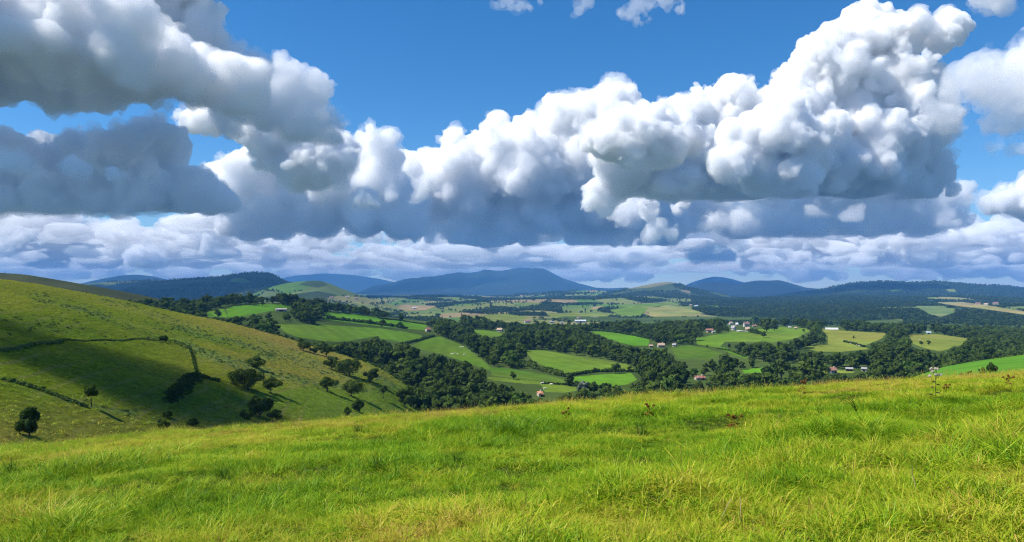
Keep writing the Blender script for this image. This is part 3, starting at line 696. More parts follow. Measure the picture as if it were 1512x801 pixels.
hedge(LC, [(1060, 516), (1080, 519), (1100, 527)], 1.5, 2.0, .4, M_leaf, 'low hedge on the track below the hamlet pasture', seed=14)
hedge(LC, [(1108, 491), (1113, 492), (1121, 494)], 5.0, 5.0, .7, M_leafdark, 'dark hedge clump below the white hamlet houses', seed=15)
hedge(LC, [(600, 508), (612, 505), (625, 501), (640, 497)], 2.0, 2.5, .5, M_leafdark, 'dark curved bank above the cattle pasture', seed=16)
hedge(LC, [(484, 471), (500, 473), (525, 476), (560, 480), (600, 486)], 4.0, 5.0, .8, M_leafdark, 'dark hedge below the green strip on the left skyline', seed=17)
hedge(LC, [(560, 471), (590, 474), (630, 480)], 1.8, 2.2, .5, M_leafdark, 'thin hedge along the top of the green strip', seed=18)
hedge(LC, [(1246, 505), (1262, 509), (1276, 513)], 2.2, 2.5, .5, M_leafdark, 'short hedge slanting down through the yellowish cattle pasture', seed=19)
hedge(LC, [(870, 489), (895, 490), (930, 495), (958, 501)], 3.0, 4.0, .6, M_leafdark, 'hedge along the top of the bright slanting pasture', seed=20)

# --- woods of the valley: every tree is placed on the ground, none in front of an open field
HOUSES = []            # filled here, built below: (px, py of the foot, width px, height px)
# layer, px, foot py, width px, height px, turn, wall, roof, style, label
BUILD = [
 ('C', 632, 490, 13, 8, .5, 'stone', 'red', 'house', 'red roofed farmhouse half hidden beside the big trees above the cattle pasture'),
 ('C', 738, 490, 13, 7, -.35, 'white', 'tan', 'house', 'low white house with a broad tan roof at the end of the small central field'),
 ('D', 779, 477, 13, 6, .2, 'white', 'red', 'house', 'lone house with a red roof among dark trees in front of the far fields'),
 ('D', 857, 477, 23, 6, .06, 'white', 'white', 'shed', 'long white farm shed with a pale roof in the far valley'),
 ('D', 855, 473, 10, 8, .5, 'stone', 'brown', 'house', 'brown roofed barn rising behind the long white farm shed'),
 ('D', 878, 472, 16, 5, -.1, 'tan', 'white', 'shed', 'pale roofed shed right of the brown barn'),
 ('D', 957, 477, 13, 5.5, .15, 'white', 'red', 'house', 'small white cottage with a red roof in the middle of the far valley'),
 ('D', 815, 477, 10, 3.5, .1, 'white', 'grey', 'shed', 'low grey shed left of the long white farm shed, first of two'),
 ('D', 830, 478, 8, 3.5, -.1, 'white', 'grey', 'shed', 'low grey shed next to the long white farm shed, second of two'),
 ('C', 976, 513, 15, 8, .22, 'stone', 'tan', 'house', 'long tan roofed farmhouse at the end of the bright slanting pasture'),
 ('C', 961, 513, 8, 4, .1, 'stone', 'tan', 'shed', 'small low outbuilding left of the long tan roofed farmhouse'),
 ('C', 996, 512, 9, 6, -.3, 'white', 'grey', 'house', 'small grey roofed house right of the long tan roofed farmhouse'),
 ('C', 1048, 491, 15, 7, -.15, 'white', 'redbrown', 'shed', 'long barn with a dark red roof left of the hamlet'),
 ('C', 1053, 492, 6, 4, .3, 'white', 'grey', 'shed', 'little white lean-to in front of the dark red roofed barn'),
 ('C', 1079, 480, 8, 6, .4, 'white', 'tan', 'house', 'tan roofed cottage at the left end of the hamlet'),
 ('C', 1083, 488, 10, 9, -.5, 'white', 'grey', 'house', 'tall white house at the left front of the hamlet'),
 ('C', 1088, 482, 5, 7, .1, 'white', 'white', 'house', 'narrow bright white house in the middle of the hamlet'),
 ('C', 1102, 483, 13, 10, .35, 'white', 'brown', 'house', 'largest white house of the hamlet with a wide brown roof'),
 ('C', 1104, 490, 9, 9, -.2, 'white', 'tan', 'house', 'white gabled house at the right front of the hamlet'),
 ('C', 1114, 483, 8, 4, .1, 'white', 'red', 'house', 'low red roofed cottage at the right end of the hamlet'),
 ('C', 1147, 481, 6, 5, .2, 'white', 'tan', 'house', 'small pale house half behind the two big dark trees'),
 ('C', 1166, 485, 5, 3, .1, 'white', 'white', 'house', 'tiny white cottage on the hamlet skyline, left of its twin'),
 ('C', 1175, 486, 6, 3.5, -.1, 'white', 'tan', 'house', 'tiny tan roofed cottage at the right on the hamlet skyline'),
 ('C', 1228, 487, 25, 4, .04, 'white', 'white', 'tunnel', 'long low white polytunnel on the right skyline of the pastures'),
 ('C', 1371, 493, 9, 4, .1, 'white', 'pale', 'shed', 'small pale blue roofed shed above the right yellowish pasture'),
 ('C', 1229, 551, 17, 11, .42, 'white', 'red', 'house', 'white house with a bright red hipped roof near the right meadow edge'),
 ('C', 1254, 548, 13, 6, .05, 'dark', 'grey', 'shed', 'open dark shed with a grey roof right of the red roofed house'),
 ('C', 1276, 548, 10, 6, -.05, 'white', 'grey', 'shed', 'grey roofed shed with a white end wall, farthest right of the farm'),
 ('C', 797, 585, 12, 6, .25, 'stone', 'orange', 'house', 'small hut with an orange tiled roof by the meadow edge'),
 ('C', 1033, 561, 22, 7.5, .3, 'stone', 'redbrown', 'house', 'long house with a weathered red roof in the wood near the meadow'),
 ('C', 415, 460, 22, 6, .12, 'stone', 'grey', 'shed', 'long grey roofed farm building among the hilltop trees at the left'),
 ('D', 612, 456, 9, 3, .1, 'white', 'white', 'shed', 'far white shed at the left of the valley floor'),
 ('D', 1020, 452, 5, 3, .1, 'white', 'tan', 'house', 'far pale cottage under the wooded cone hill'),
 ('D', 1028, 453, 7, 3, .2, 'white', 'white', 'house', 'far white farm right of the pale cottage under the cone hill'),
 ('D', 956, 463, 6, 3, .2, 'tan', 'red', 'house', 'far red roofed farm on the tan field'),
 ('D', 1444, 450, 9, 4, .1, 'tan', 'red', 'house', 'reddish far farmhouse at the left of the right hand village'),
 ('D', 1456, 451, 8, 4, -.2, 'white', 'tan', 'house', 'pale far house in the middle of the right hand village'),
 ('D', 1470, 450, 10, 5, .2, 'tan', 'redbrown', 'house', 'brown roofed far house at the right of the right hand village'),
 ('H2', 489, 441, 7, 3.5, .1, 'white', 'red', 'house', 'small white farm on the sunlit green hill, leftmost there'),
 ('H2', 513, 440, 8, 3.5, .2, 'white', 'tan', 'house', 'tan roofed farm near the shoulder of the sunlit green hill'),
 ('H2', 526, 442, 7, 3.5, -.2, 'white', 'red', 'house', 'rightmost red roofed farm on the sunlit green hill'),
]
HOUSES = [(b[1], b[2], b[3], b[4]) for b in BUILD]
rng = np.random.default_rng(8)
def jitter_grid(L, s, Y0, Y1, px0, px1):
    xa = (px0 - HX) / F * Y1; xb = (px1 - HX) / F * Y1
    gx = np.arange(min(xa, (px0 - HX) / F * Y0), max(xb, 0), s); gy = np.arange(Y0, Y1, s)
    X, Y = np.meshgrid(gx, gy, indexing='ij')
    X = X + rng.uniform(-.42, .42, X.shape) * s; Y = Y + rng.uniform(-.42, .42, X.shape) * s
    X = X.ravel(); Y = Y.ravel(); px = HX + X / Y * F
    k = (px > px0) & (px < px1) & (Y > Y0) & (Y < Y1)
    return X[k], Y[k]
def clear_of(px, py, hpx, polys, wfac=.42):
    bad = np.zeros(len(px), bool)
    for poly in polys:
        P = np.asarray(poly, float)
        near = np.nonzero((px > P[:, 0].min() - 12) & (px < P[:, 0].max() + 12) & (py > P[:, 1].min() - 3) & (py - hpx < P[:, 1].max() + 3))[0]
        if len(near) == 0: continue
        b = np.zeros(len(near), bool)
        for f in (0, .3, .6, .85):
            for g in ((0,) if f == 0 else (-1, 0, 1)):
                b |= inpoly(px[near] + g * hpx[near] * wfac * (1 if f < .8 else .5), py[near] - f * hpx[near], P)
        bad[near[b]] = True
    return ~bad
X, Y = jitter_grid(LC, 8.8, 300, 1400, 60, 1900)
Z = LC.z(X, Y); px = HX + X / Y * F; py = HY - Z / Y * F
hm = 6.0 + 8.5 * rng.random(len(X)) ** 1.5 + 5.0 * fbm(X, Y, 120, 2, 66)
hm = np.clip(hm + 3 * sstep(460, 380, Y) * (px > 900), 4.5, 15)
hpx = hm / Y * F
k = clear_of(px, py, hpx, [f[0] for f in FIELDS])
for (hx, hy, hw, hh) in HOUSES:
    k &= ~((px + hpx * .42 > hx - hw / 2 - .5) & (px - hpx * .42 < hx + hw / 2 + .5) & (py > hy - 2) & (py - hpx < hy - .12 * hh))
    k &= ~((abs(px - hx) < hw / 2 + 2) & (abs(py - hy) < 3.5))
k &= fbm(X, Y, 90, 3, 68) < .17                      # small glades
k &= ~(inpoly(px, py, [(560, 466), (640, 470), (1010, 470), (1010, 484), (950, 486), (870, 487), (760, 484), (640, 483), (590, 478)]) & (fbm(X, Y, 60, 2, 67) > -.16))
k &= ~(inpoly(px, py, [(1010, 470), (1300, 470), (1300, 484), (1010, 486)]) & (fbm(X, Y, 60, 2, 67) > -.02))
X, Y, Z, px, py, hm, hpx = (a[k] for a in (X, Y, Z, px, py, hm, hpx))
# what of each tree shows past the nearer ones, so that the trees that show most become things of their own
order = np.argsort(Y); zb = np.zeros((801, 1512), bool)
pxs = np.arange(1512); crest = np.interp(pxs, [0, 150, 300, 450, 640, 756, 900, 1100, 1300, 1512], [650, 636, 619, 606, 592, 584, 575, 563, 553, 546])
rows = np.arange(801)[:, None]
zb |= rows > crest[None, :]
zb |= (rows > np.where(pxs < 655, B_pyc(pxs), 900)[None, :])
zb |= (rows > np.where(pxs > 1385, R_pyc(pxs), 900)[None, :])
vis = np.zeros(len(X))
for i in order:
    r = max(1.0, hpx[i] * .45); x0, x1 = int(px[i] - r), int(px[i] + r) + 1; y0, y1 = int(py[i] - hpx[i]), int(py[i]) + 1
    x0, x1, y0, y1 = max(x0, 0), min(x1, 1512), max(y0, 0), min(y1, 801)
    if x1 <= x0 or y1 <= y0: continue
    sub = zb[y0:y1, x0:x1]; vis[i] = sub.size - sub.sum(); sub[:] = True
NIND = 238
top = set(np.argsort(-vis)[:NIND].tolist())
ZONES = [
 (lambda x, y: x < 345, 'in the row behind the hillside crest', 'trees behind the hillside crest'),
 (lambda x, y: (x < 500) & (y < 482), 'in the clump around the hilltop farm', 'trees around the hilltop farm'),
 (lambda x, y: (x < 620) & (y < 545), 'in the wood between hillside and cattle pasture', 'trees between hillside and cattle pasture'),
 (lambda x, y: (x < 720) & (y > 520), 'in the wood running below the cattle pasture', 'trees of the wood below the cattle pasture'),
 (lambda x, y: (x < 800) & (y < 553), 'in the wooded belt right of the cattle pasture', 'trees of the belt right of the cattle pasture'),
 (lambda x, y: (x < 850), 'in the clump round the small orange roof', 'trees round the small orange roof'),
 (lambda x, y: (x < 985) & (y < 548), 'in the wood above the bright central pastures', 'trees of the wood above the bright pastures'),
 (lambda x, y: (x < 1110) & (y < 508), 'in the wood left of the white hamlet', 'trees left of the white hamlet'),
 (lambda x, y: (x < 1110), 'in the wood around the long red roof', 'trees around the long red roof'),
 (lambda x, y: (x < 1290) & (y < 545), 'in the wood below the hamlet pasture', 'trees below the hamlet pasture'),
 (lambda x, y: (y >= 545), 'in the dark belt along the right meadow edge', 'trees of the dark right belt'),
 (lambda x, y: True, 'in the wood around the yellowish pastures', 'trees around the yellowish pastures')]
kindi = rng.integers(0, len(MID), len(X)); lightk = rng.random(len(X)) < .08
for i in sorted(top):
    zn = next(z for z in ZONES if z[0](px[i], py[i]))
    wide = rng.uniform(.85, 1.15)
    form = 'tall' if hm[i] > 11.5 else ('low' if hm[i] < 8 else 'round')
    if lightk[i]: kd, lb = MIDLIGHT, form + ' pale green broadleaf tree ' + zn[1]
    else: kd, lb = MID[kindi[i]], form + ' dark green broadleaf tree ' + zn[1]
    plant(kd, (X[i], Y[i], Z[i] - .3), hm[i], 11.0, lb, 'tree', zn[2], wide=wide)
rest = np.array([i for i in range(len(X)) if i not in top])
def put_wood(name, P, h, H0, kinds, idx, label, wr=(.85, 1.15)):
    n = len(P); s = h / H0; wd = rng.uniform(wr[0], wr[1], n)
    rot = np.stack([np.zeros(n), np.zeros(n), rng.uniform(0, 6.28, n)], 1)
    return scatter(name, P, rot, np.stack([s * wd, s * wd, s], 1), idx, kinds, label=label, category='woodland')
put_wood('woodland', np.stack([X, Y, Z - .3], 1)[rest], hm[rest], 11.0, [a[0] for a in MID] + [MIDLIGHT[0]], np.where(lightk[rest], len(MID), kindi[rest]),
         'mass of smaller and half hidden trees filling the valley woods')
print('valley trees', len(X), round(time.time() - T0, 1))
# --- far valley and hills
s0 = 13.0
X, Y = jitter_grid(LD, s0, 1250, 6500, -60, 1850)
keepd = rng.random(len(X)) < np.clip((2600 / Y) ** 1.0, .30, 1)
X, Y = X[keepd], Y[keepd]
Z = LD.z(X, Y); px = HX + X / Y * F; py = HY - Z / Y * F
e, forest, r2 = far_use(px, py, X, Y)
hed = (e < 6) & (fbm(X, Y, 60, 2, 69) > -.05)
sc_ = np.where(Y > 2600, np.minimum((Y / 2600) ** .5, 1.5), 1)
hm = (6 + 5 * rng.random(len(X))) * sc_; hpx = hm / Y * F
k = (forest | hed | (rng.random(len(X)) < .012)) & clear_of(px, py, hpx, [f[0] for f in FAR_FIELDS])
for (hx, hy, hw, hh) in HOUSES:
    k &= ~((px + hpx * .42 > hx - hw / 2 - .5) & (px - hpx * .42 < hx + hw / 2 + .5) & (py > hy - 1.5) & (py - hpx < hy - .12 * hh))
PT = [np.stack([X, Y, Z - .5], 1)[k]]; HT = [hm[k]]
for Lh, Yc, forest, patches, patchw in HILLS:
    if not forest: continue
    sp = 15.0 * max(1, Yc / 3600)
    X, Y = jitter_grid(Lh, sp, Lh.Y[0], Yc * 1.02, max(Lh.px[0], -60), min(Lh.px[-1], 1850))
    Z = Lh.z(X, Y); px = HX + X / Y * F; py = HY - Z / Y * F
    hm = (6 + 4 * rng.random(len(X))) * sp / 15
    nn = fbm(X, Y, 260, 3, 70) + .5
    if patchw:
        e, fo, r2 = far_use(px, py, X, Y, patchw); nn = np.where(fo | (e < 9), 0, 1); forest = .5
    k = (nn <= (np.quantile(nn, forest) if not patchw else .5)) & clear_of(px, py, hm / Y * F, [p[0] for p in patches])
    PT.append(np.stack([X, Y, Z - .5], 1)[k]); HT.append(hm[k])
P = np.concatenate(PT); H = np.concatenate(HT)
put_wood('far_woodland', P, H, 11.0, FARK, rng.integers(0, len(FARK), len(P)), 'far woods and hedgerow trees over the valley and the hills', (.9, 1.5))
print('far trees', len(P), round(time.time() - T0, 1))
# ------------------------------------------------------------------ buildings
WALLS = {'white': mat_plain('white_render', (.50, .48, .44), .85, .08, .6), 'stone': mat_plain('pale_stone', (.42, .37, .30), .9, .25, 2),
         'tan': mat_plain('ochre_render', (.52, .42, .30), .9, .15, 1), 'dark': mat_plain('dark_boards', (.06, .05, .045), .9, .3, 3)}
ROOFS = {'red': mat_plain('red_tile', (.28, .14, .10), .85, .3, 1.5), 'tan': mat_plain('tan_tile', (.42, .29, .20), .85, .3, 1.5), 'orange': mat_plain('orange_tile', (.52, .24, .12), .85, .25, 1.5),
         'brown': mat_plain('brown_tile', (.20, .14, .12), .85, .3, 1.5), 'redbrown': mat_plain('weathered_tile', (.28, .13, .10), .85, .35, 1.2), 'grey': mat_plain('grey_sheet', (.30, .29, .28), .7, .2, .7),
         'white': mat_plain('white_sheet', (.55, .55, .54), .6, .08, .5), 'pale': mat_plain('pale_blue_sheet', (.55, .66, .74), .5, .1, .5)}
M_glass = mat_plain('window_glass', (.03, .04, .05), .15, .1, 1)
M_wood = mat_plain('painted_wood', (.22, .07, .05), .7, .2, 4)
M_trim = mat_plain('pale_frame', (.62, .60, .56), .7, .1, 4)
def boxvq(lo, hi):
    V = np.array([(x, y, z) for z in (lo[2], hi[2]) for y in (lo[1], hi[1]) for x in (lo[0], hi[0])], float)
    return V, np.array([(0, 2, 3, 1), (4, 5, 7, 6), (0, 1, 5, 4), (2, 6, 7, 3), (0, 4, 6, 2), (1, 3, 7, 5)])
def building(L, px, py, wpx, hpx, turn, wall, roof, style, label):
    X, Y, Z = L.at(px, py)
    Wm = .72 * wpx / F * Y; Hm = max(.74 * hpx / F * Y, 2.4)
    D = {'house': min(max(.62 * Wm, 5), 11), 'shed': min(max(.45 * Wm, 4), 13), 'tunnel': 8.0}[style]
    Wm = max((Wm - D * abs(math.sin(turn)) * .8), .6 * Wm)
    name = {'house': 'farmhouse', 'shed': 'farm_shed', 'tunnel': 'polytunnel'}[style]
    r = empty(name, (X, Y, Z), label, {'house': 'house', 'shed': 'shed', 'tunnel': 'polytunnel'}[style], 'farm buildings of the valley', rz=turn - math.atan2(X, Y))
    w2, d2 = Wm / 2, D / 2
    if style == 'tunnel':
        V = []; n = 10
        for sx in (-w2, w2):
            for k in range(n + 1):
                a = math.pi * k / n; V.append((sx, -math.cos(a) * d2, math.sin(a) * Hm))
        Q = [(k, k + 1, n + 1 + k + 1, n + 1 + k) for k in range(n)]
        link('cover', mesh_np('cover', V, Q, [ROOFS['white']]), r)
        for sx in (-1, 1):
            V = [(sx * (w2 - .02), -math.cos(math.pi * k / n) * d2, math.sin(math.pi * k / n) * Hm) for k in range(n + 1)]
            V.append((sx * (w2 - .02), 0, 0))
            link('end_panel', mesh_np('end_panel', V, [(k, k + 1, n + 1, n + 1) for k in range(n)], [M_trim]), r)
        return r
    hw = Hm * (.58 if style == 'house' else .68); rise = Hm - hw
    V = [(-w2, -d2, -1.5), (w2, -d2, -1.5), (w2, d2, -1.5), (-w2, d2, -1.5), (-w2, -d2, hw), (w2, -d2, hw), (w2, d2, hw), (-w2, d2, hw), (-w2, 0, Hm - .12), (w2, 0, Hm - .12)]
    me = bpy.data.meshes.new('wall')
    me.from_pydata(V, [], [(0, 1, 5, 4), (1, 2, 6, 9, 5), (2, 3, 7, 6), (3, 0, 4, 8, 7), (4, 5, 9, 8), (6, 7, 8, 9)])
    me.materials.append(WALLS[wall]); link('wall', me, r)
    oh = .5; sl = rise / d2; t = .18
    V = []
    for sx in (-w2 - .35, w2 + .35):
        V += [(sx, -d2 - oh, hw - oh * sl), (sx, 0, Hm), (sx, d2 + oh, hw - oh * sl), (sx, d2 + oh, hw - oh * sl + t), (sx, 0, Hm + t * 1.2), (sx, -d2 - oh, hw - oh * sl + t)]
    me = bpy.data.meshes.new('roof')
    me.from_pydata(V, [], [(0, 1, 7, 6), (1, 2, 8, 7), (2, 3, 9, 8), (3, 4, 10, 9), (4, 5, 11, 10), (5, 0, 6, 11), (0, 5, 4, 1), (1, 4, 3, 2), (6, 7, 10, 11), (7, 8, 9, 10)])
    me.materials.append(ROOFS[roof]); rf = link('roof', me, r)
    if style == 'house':
        cx = w2 * .55
        link('chimney', mesh_np('chimney', *boxvq((cx - .4, -.35, Hm - .5), (cx + .4, .35, Hm + .9)), [WALLS['stone']]), rf)
        n = max(2, min(5, int(Wm / 3.2))); two = hw > 4.6
        for k in range(n):
            x = -w2 + Wm * (k + .5) / n
            for zz in ((.9, 2.1), (3.4, 4.5)) if two else ((.9, 2.1),):
                if k == n // 2 and zz[0] < 1: continue
                wd = link('window', mesh_np('window', *boxvq((x - .55, -d2 - .06, zz[0]), (x + .55, -d2 + .02, zz[1])), [M_trim]), r)
                link('pane', mesh_np('pane', *boxvq((x - .45, -d2 - .075, zz[0] + .1), (x + .45, -d2 - .03, zz[1] - .1)), [M_glass]), wd)
        x = -w2 + Wm * (n // 2 + .5) / n
        link('door', mesh_np('door', *boxvq((x - .5, -d2 - .05, 0), (x + .5, -d2 + .02, 2.1)), [M_wood]), r)
    else:
        dw = min(2.0, Wm * .2)
        link('door', mesh_np('door', *boxvq((-dw, -d2 - .05, 0), (dw, -d2 + .02, hw * .8)), [WALLS['dark']]), r)
    return r
LAY = {'C': LC, 'D': LD, 'H2': HILLS[2][0]}
for b in BUILD: building(LAY[b[0]], *b[1:])
# low white wall and yard of the hamlet
X, Y, Z = LC.at(1094, 490)
o = link('yard_wall', mesh_np('yard_wall', *boxvq((-5.5, -.25, -.6), (5.5, .25, 2.0)), [WALLS['white']]), label='low white yard wall between the front houses of the hamlet', category='wall'); o.location = (X, Y, Z)

# ------------------------------------------------------------------ cattle
def cow_mesh():
    pts = [(0, -.95, 1.18, .30), (0, -.45, 1.12, .36), (0, .15, 1.10, .38), (0, .62, 1.16, .33), (0, .98, 1.18, .21), (0, 1.28, .82, .15), (0, 1.46, .45, .14), (0, 1.60, .20, .09),
           (0, -1.18, 1.22, .07), (0, -1.24, .75, .035), (0, -1.25, .45, .05)]
    E = [(0, 1), (1, 2), (2, 3), (3, 4), (4, 5), (5, 6), (6, 7), (0, 8), (8, 9), (9, 10)]
    for sx in (-1, 1):
        b = len(pts)
        pts += [(sx * .20, -.82, .86, .19), (sx * .22, -.95, .52, .085), (sx * .22, -.88, .24, .06), (sx * .22, -.86, .0, .075)]; E += [(0, b), (b, b + 1), (b + 1, b + 2), (b + 2, b + 3)]
        b = len(pts)
        pts += [(sx * .18, .66, .80, .15), (sx * .20, .66, .42, .075), (sx * .20, .68, .2, .055), (sx * .20, .70, .0, .07)]; E += [(3, b), (b, b + 1), (b + 1, b + 2), (b + 2, b + 3)]
        b = len(pts); pts += [(sx * .22, 1.40, .56, .05)]; E += [(6, b)]
    me = bpy.data.meshes.new('cow_cage'); me.from_pydata([p[:3] for p in pts], E, [])
    o = bpy.data.objects.new('cow_cage', me); LINK(o)
    o.modifiers.new('skin', 'SKIN'); sb = o.modifiers.new('sub', 'SUBSURF'); sb.levels = 2; sb.render_levels = 2
    for i, p in enumerate(pts): me.skin_vertices[0].data[i].radius = (p[3], p[3] * (1.12 if i < 4 else 1))
    me.skin_vertices[0].data[1].use_root = True
    dg = bpy.context.evaluated_depsgraph_get(); m2 = bpy.data.meshes.new_from_object(o.evaluated_get(dg))
    bpy.data.objects.remove(o); m2.name = 'cow_body'; return m2
COW = cow_mesh(); COW.materials.clear(); COW.materials.append(mat_plain('cream_hide', (.72, .66, .54), .8, .08, 2))
for px_, py_, rz, lb, g in (
   (667, 524, 1.3, 'white cow standing leftmost in the cattle pasture', 0), (671, 523.5, -1.2, 'white cow close behind the leftmost cow of the cattle pasture', 0), (675.5, 524.5, .5, 'white cow just right of the leftmost pair in the cattle pasture', 0),
   (680, 514, 1.6, 'white cow at the upper wood edge of the cattle pasture, left of two', 0), (683.5, 513.5, 1.5, 'white cow at the upper wood edge of the cattle pasture, right of two', 0), (686, 525, -1.4, 'white cow farthest right in the cattle pasture', 0),
   (1252.5, 506.5, 1.2, 'white cow topmost in the yellowish pasture above the red roofed house', 0), (1256, 508.5, 1.7, 'white cow just below the topmost cow of the yellowish pasture', 0),
   (1265, 511, -1.3, 'white cow left of the lowest pair in the yellowish pasture', 0), (1268.5, 512, 1.4, 'white cow right of the lowest pair in the yellowish pasture', 0),
   (801, 567.5, 1.5, 'white cow by the low hedge under the narrow crop field', 0), (814, 569.5, 1.2, 'white cow in the middle of the small pasture by the orange roof', 0), (805, 576, -1.5, 'white cow lowest in the small pasture by the orange roof', 0),
   (1358, 502.5, 1.4, 'white cow in the right yellowish pasture', 0)):
    X, Y, Z = LC.at(px_, py_)
    o = link('cow', COW, label=lb, category='cow', group='white cattle grazing in the valley'); o.location = (X, Y, Z); o.rotation_euler = (0, 0, rz); o.scale = (.85,) * 3
# ------------------------------------------------------------------ grass of the hillside and the meadow
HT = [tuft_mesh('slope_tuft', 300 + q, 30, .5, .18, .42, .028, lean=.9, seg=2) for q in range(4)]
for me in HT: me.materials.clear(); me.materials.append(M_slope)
BR = [crown_mesh('bracken_clump', 320 + q, .8, 1.5, 6, 70, .20, .0, M_bracken, flat=.8)[0] for q in range(3)]
gxx = np.arange(-330, 10, 1.45); gyy = np.arange(62, 400, 1.45)
X, Y = np.meshgrid(gxx, gyy, indexing='ij'); X = (X + rng.uniform(-.7, .7, X.shape)).ravel(); Y = (Y + rng.uniform(-.7, .7, Y.shape)).ravel()
px = HX + X / Y * F; k = (px > -120) & (px < 705); X, Y, px = X[k], Y[k], px[k]
Z = LB.z(X, Y); py = HY - Z / Y * F
brk, tan, rough, n1, n2 = hill_masks(px, py, X, Y)
trk = sstep(.80, .98, np.sin(Z * 3.3 + 7 * fbm(X, Y, 60, 3, 46))) * np.clip(.35 + 2.2 * fbm(X, Y, 35, 2, 47), 0, 1)
k = (Y < B_Yc(px) + 6) & (rng.random(len(X)) < (.35 + 1.3 * (n2 + .3)) * (1 - .9 * trk))
X, Y, Z, px, py, brk, tan, rough, n1 = (a[k] for a in (X, Y, Z, px, py, brk, tan, rough, n1))
isb = rng.random(len(X)) < brk * .55 + rough * .25
n = len(X); rot = np.stack([rng.normal(0, .15, n), rng.normal(0, .15, n), rng.uniform(0, 6.28, n)], 1)
s = rng.uniform(.6, 1.25, n); gr = sstep(400, 470, px) * sstep(555, 600, py)
tint = np.clip(.26 + .5 * n1 + .30 * tan - .24 * gr - .1 * rough + rng.normal(0, .05, n), 0, 1)
a = ~isb
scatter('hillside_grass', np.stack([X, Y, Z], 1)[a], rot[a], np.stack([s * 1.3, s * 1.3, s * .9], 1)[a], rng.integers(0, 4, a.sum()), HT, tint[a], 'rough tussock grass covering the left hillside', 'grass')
scatter('hillside_bracken', np.stack([X, Y, Z], 1)[isb], rot[isb], np.stack([s * .8, s * .8, s * .45], 1)[isb], rng.integers(0, 3, isb.sum()), BR, None, 'low bracken growing in bands over the left hillside', 'bracken')

def fore_at(px, py):
    Y = np.geomspace(2.5, 45, 1500); X = (px - HX) / F * Y; d = HY - fore_z(X, Y) / Y * F
    j = np.nonzero(d <= py)[0]; j = j[0] if len(j) else int(np.argmin(d))
    return X[j], Y[j], float(fore_z(X[j], Y[j]))
TU = [tuft_mesh('grass_tuft', 200 + q, 56, .15, .05, .14, .0042, lean=1.2) for q in range(4)] + \
     [tuft_mesh('grass_tuft', 210 + q, 44, .13, .10, .22, .0042, lean=1.0) for q in range(3)] + \
     [tuft_mesh('grass_tuft', 220 + q, 46, .18, .12, .24, .0048, lean=1.8) for q in range(3)] + \
     [tuft_mesh('dry_tuft', 230 + q, 11, .16, .20, .40, .0020, lean=.5, heads=2.2) for q in range(3)]
def fore_pts(n, Y0, Y1):
    Y = np.sqrt(rng.uniform(Y0 ** 2, Y1 ** 2, n)); X = rng.uniform(-1, 1, n) * (.86 * Y + 5)
    return X, Y
XA, YA = [], []
for y0, y1, dens in ((2.0, 8, 110), (8, 14, 88), (14, 22, 64), (22, 38, 46)):
    ar = .86 * (y1 ** 2 - y0 ** 2) + 10 * (y1 - y0); a, b = fore_pts(int(ar * dens), y0, y1); XA.append(a); YA.append(b)
X = np.concatenate(XA); Y = np.concatenate(YA); n = len(X)
lush = fbm(X + 30, Y, 3.2, 4, 111); big = fbm(X, Y + 40, 9, 3, 115); hol = fbm(X * .8, Y, 1.6, 2, 118)
holes = sstep(.17, .30, hol) * sstep(18, 12, Y)
s = np.clip(.9 + 1.5 * lush + 1.7 * fbm(X, Y, .9, 2, 130) + rng.normal(0, .18, n), .66, 1.75) * (1 - .35 * holes) * .63
wd = np.arctan2(fbm(X, Y, 2.2, 2, 120), fbm(X + 99, Y, 2.2, 2, 122)); tl = np.clip(.25 + 1.2 * fbm(X, Y + 7, 2.5, 2, 124), 0, .85)
rot = np.stack([tl * np.cos(wd), tl * np.sin(wd), rng.uniform(0, 6.28, n)], 1)
idx = rng.integers(0, 10, n)
idx = np.where((tl > .45) & (rng.random(n) < .6), rng.integers(7, 10, n), idx)
idx = np.where(rng.random(n) < np.clip(.012 + .13 * sstep(16, 30, Y), 0, 1), rng.integers(10, 13, n), idx)
tint = .115 + .70 * big - .40 * lush + .6 * fbm(X, Y, .9, 2, 133) + .24 * sstep(9, 30, Y) + rng.normal(0, .11, n) + np.where(idx >= 10, .26, 0) + .10 * sstep(26, 32, Y)
keep = rng.random(n) > holes * .25
HOLES = [(*fore_at(a, b)[:2], r) for a, b, r in ((532, 748, .26), (970, 742, .24), (678, 680, .28), (562, 700, .20), (745, 765, .18), (1045, 745, .20), (628, 778, .14), (1180, 790, .25), (310, 745, .16), (1290, 700, .2), (250, 690, .2), (820, 690, .14), (1450, 690, .22))]
for hx, hy, hr in HOLES:
    d = np.hypot((X - hx) / 1.5, Y - hy); keep &= (d > hr) | (rng.random(n) < .22); s = np.where((d > hr) & (d < hr + .25), s * 1.2, s)
Z = fore_z(X, Y)
scatter('meadow_grass', np.stack([X, Y, Z], 1)[keep], rot[keep], np.stack([s, s, s * rng.uniform(.85, 1.15, n)], 1)[keep], idx[keep], TU, np.clip(tint, 0, 1)[keep], 'long sunlit green and straw coloured meadow grass', 'grass')
print('grass', keep.sum(), round(time.time() - T0, 1))

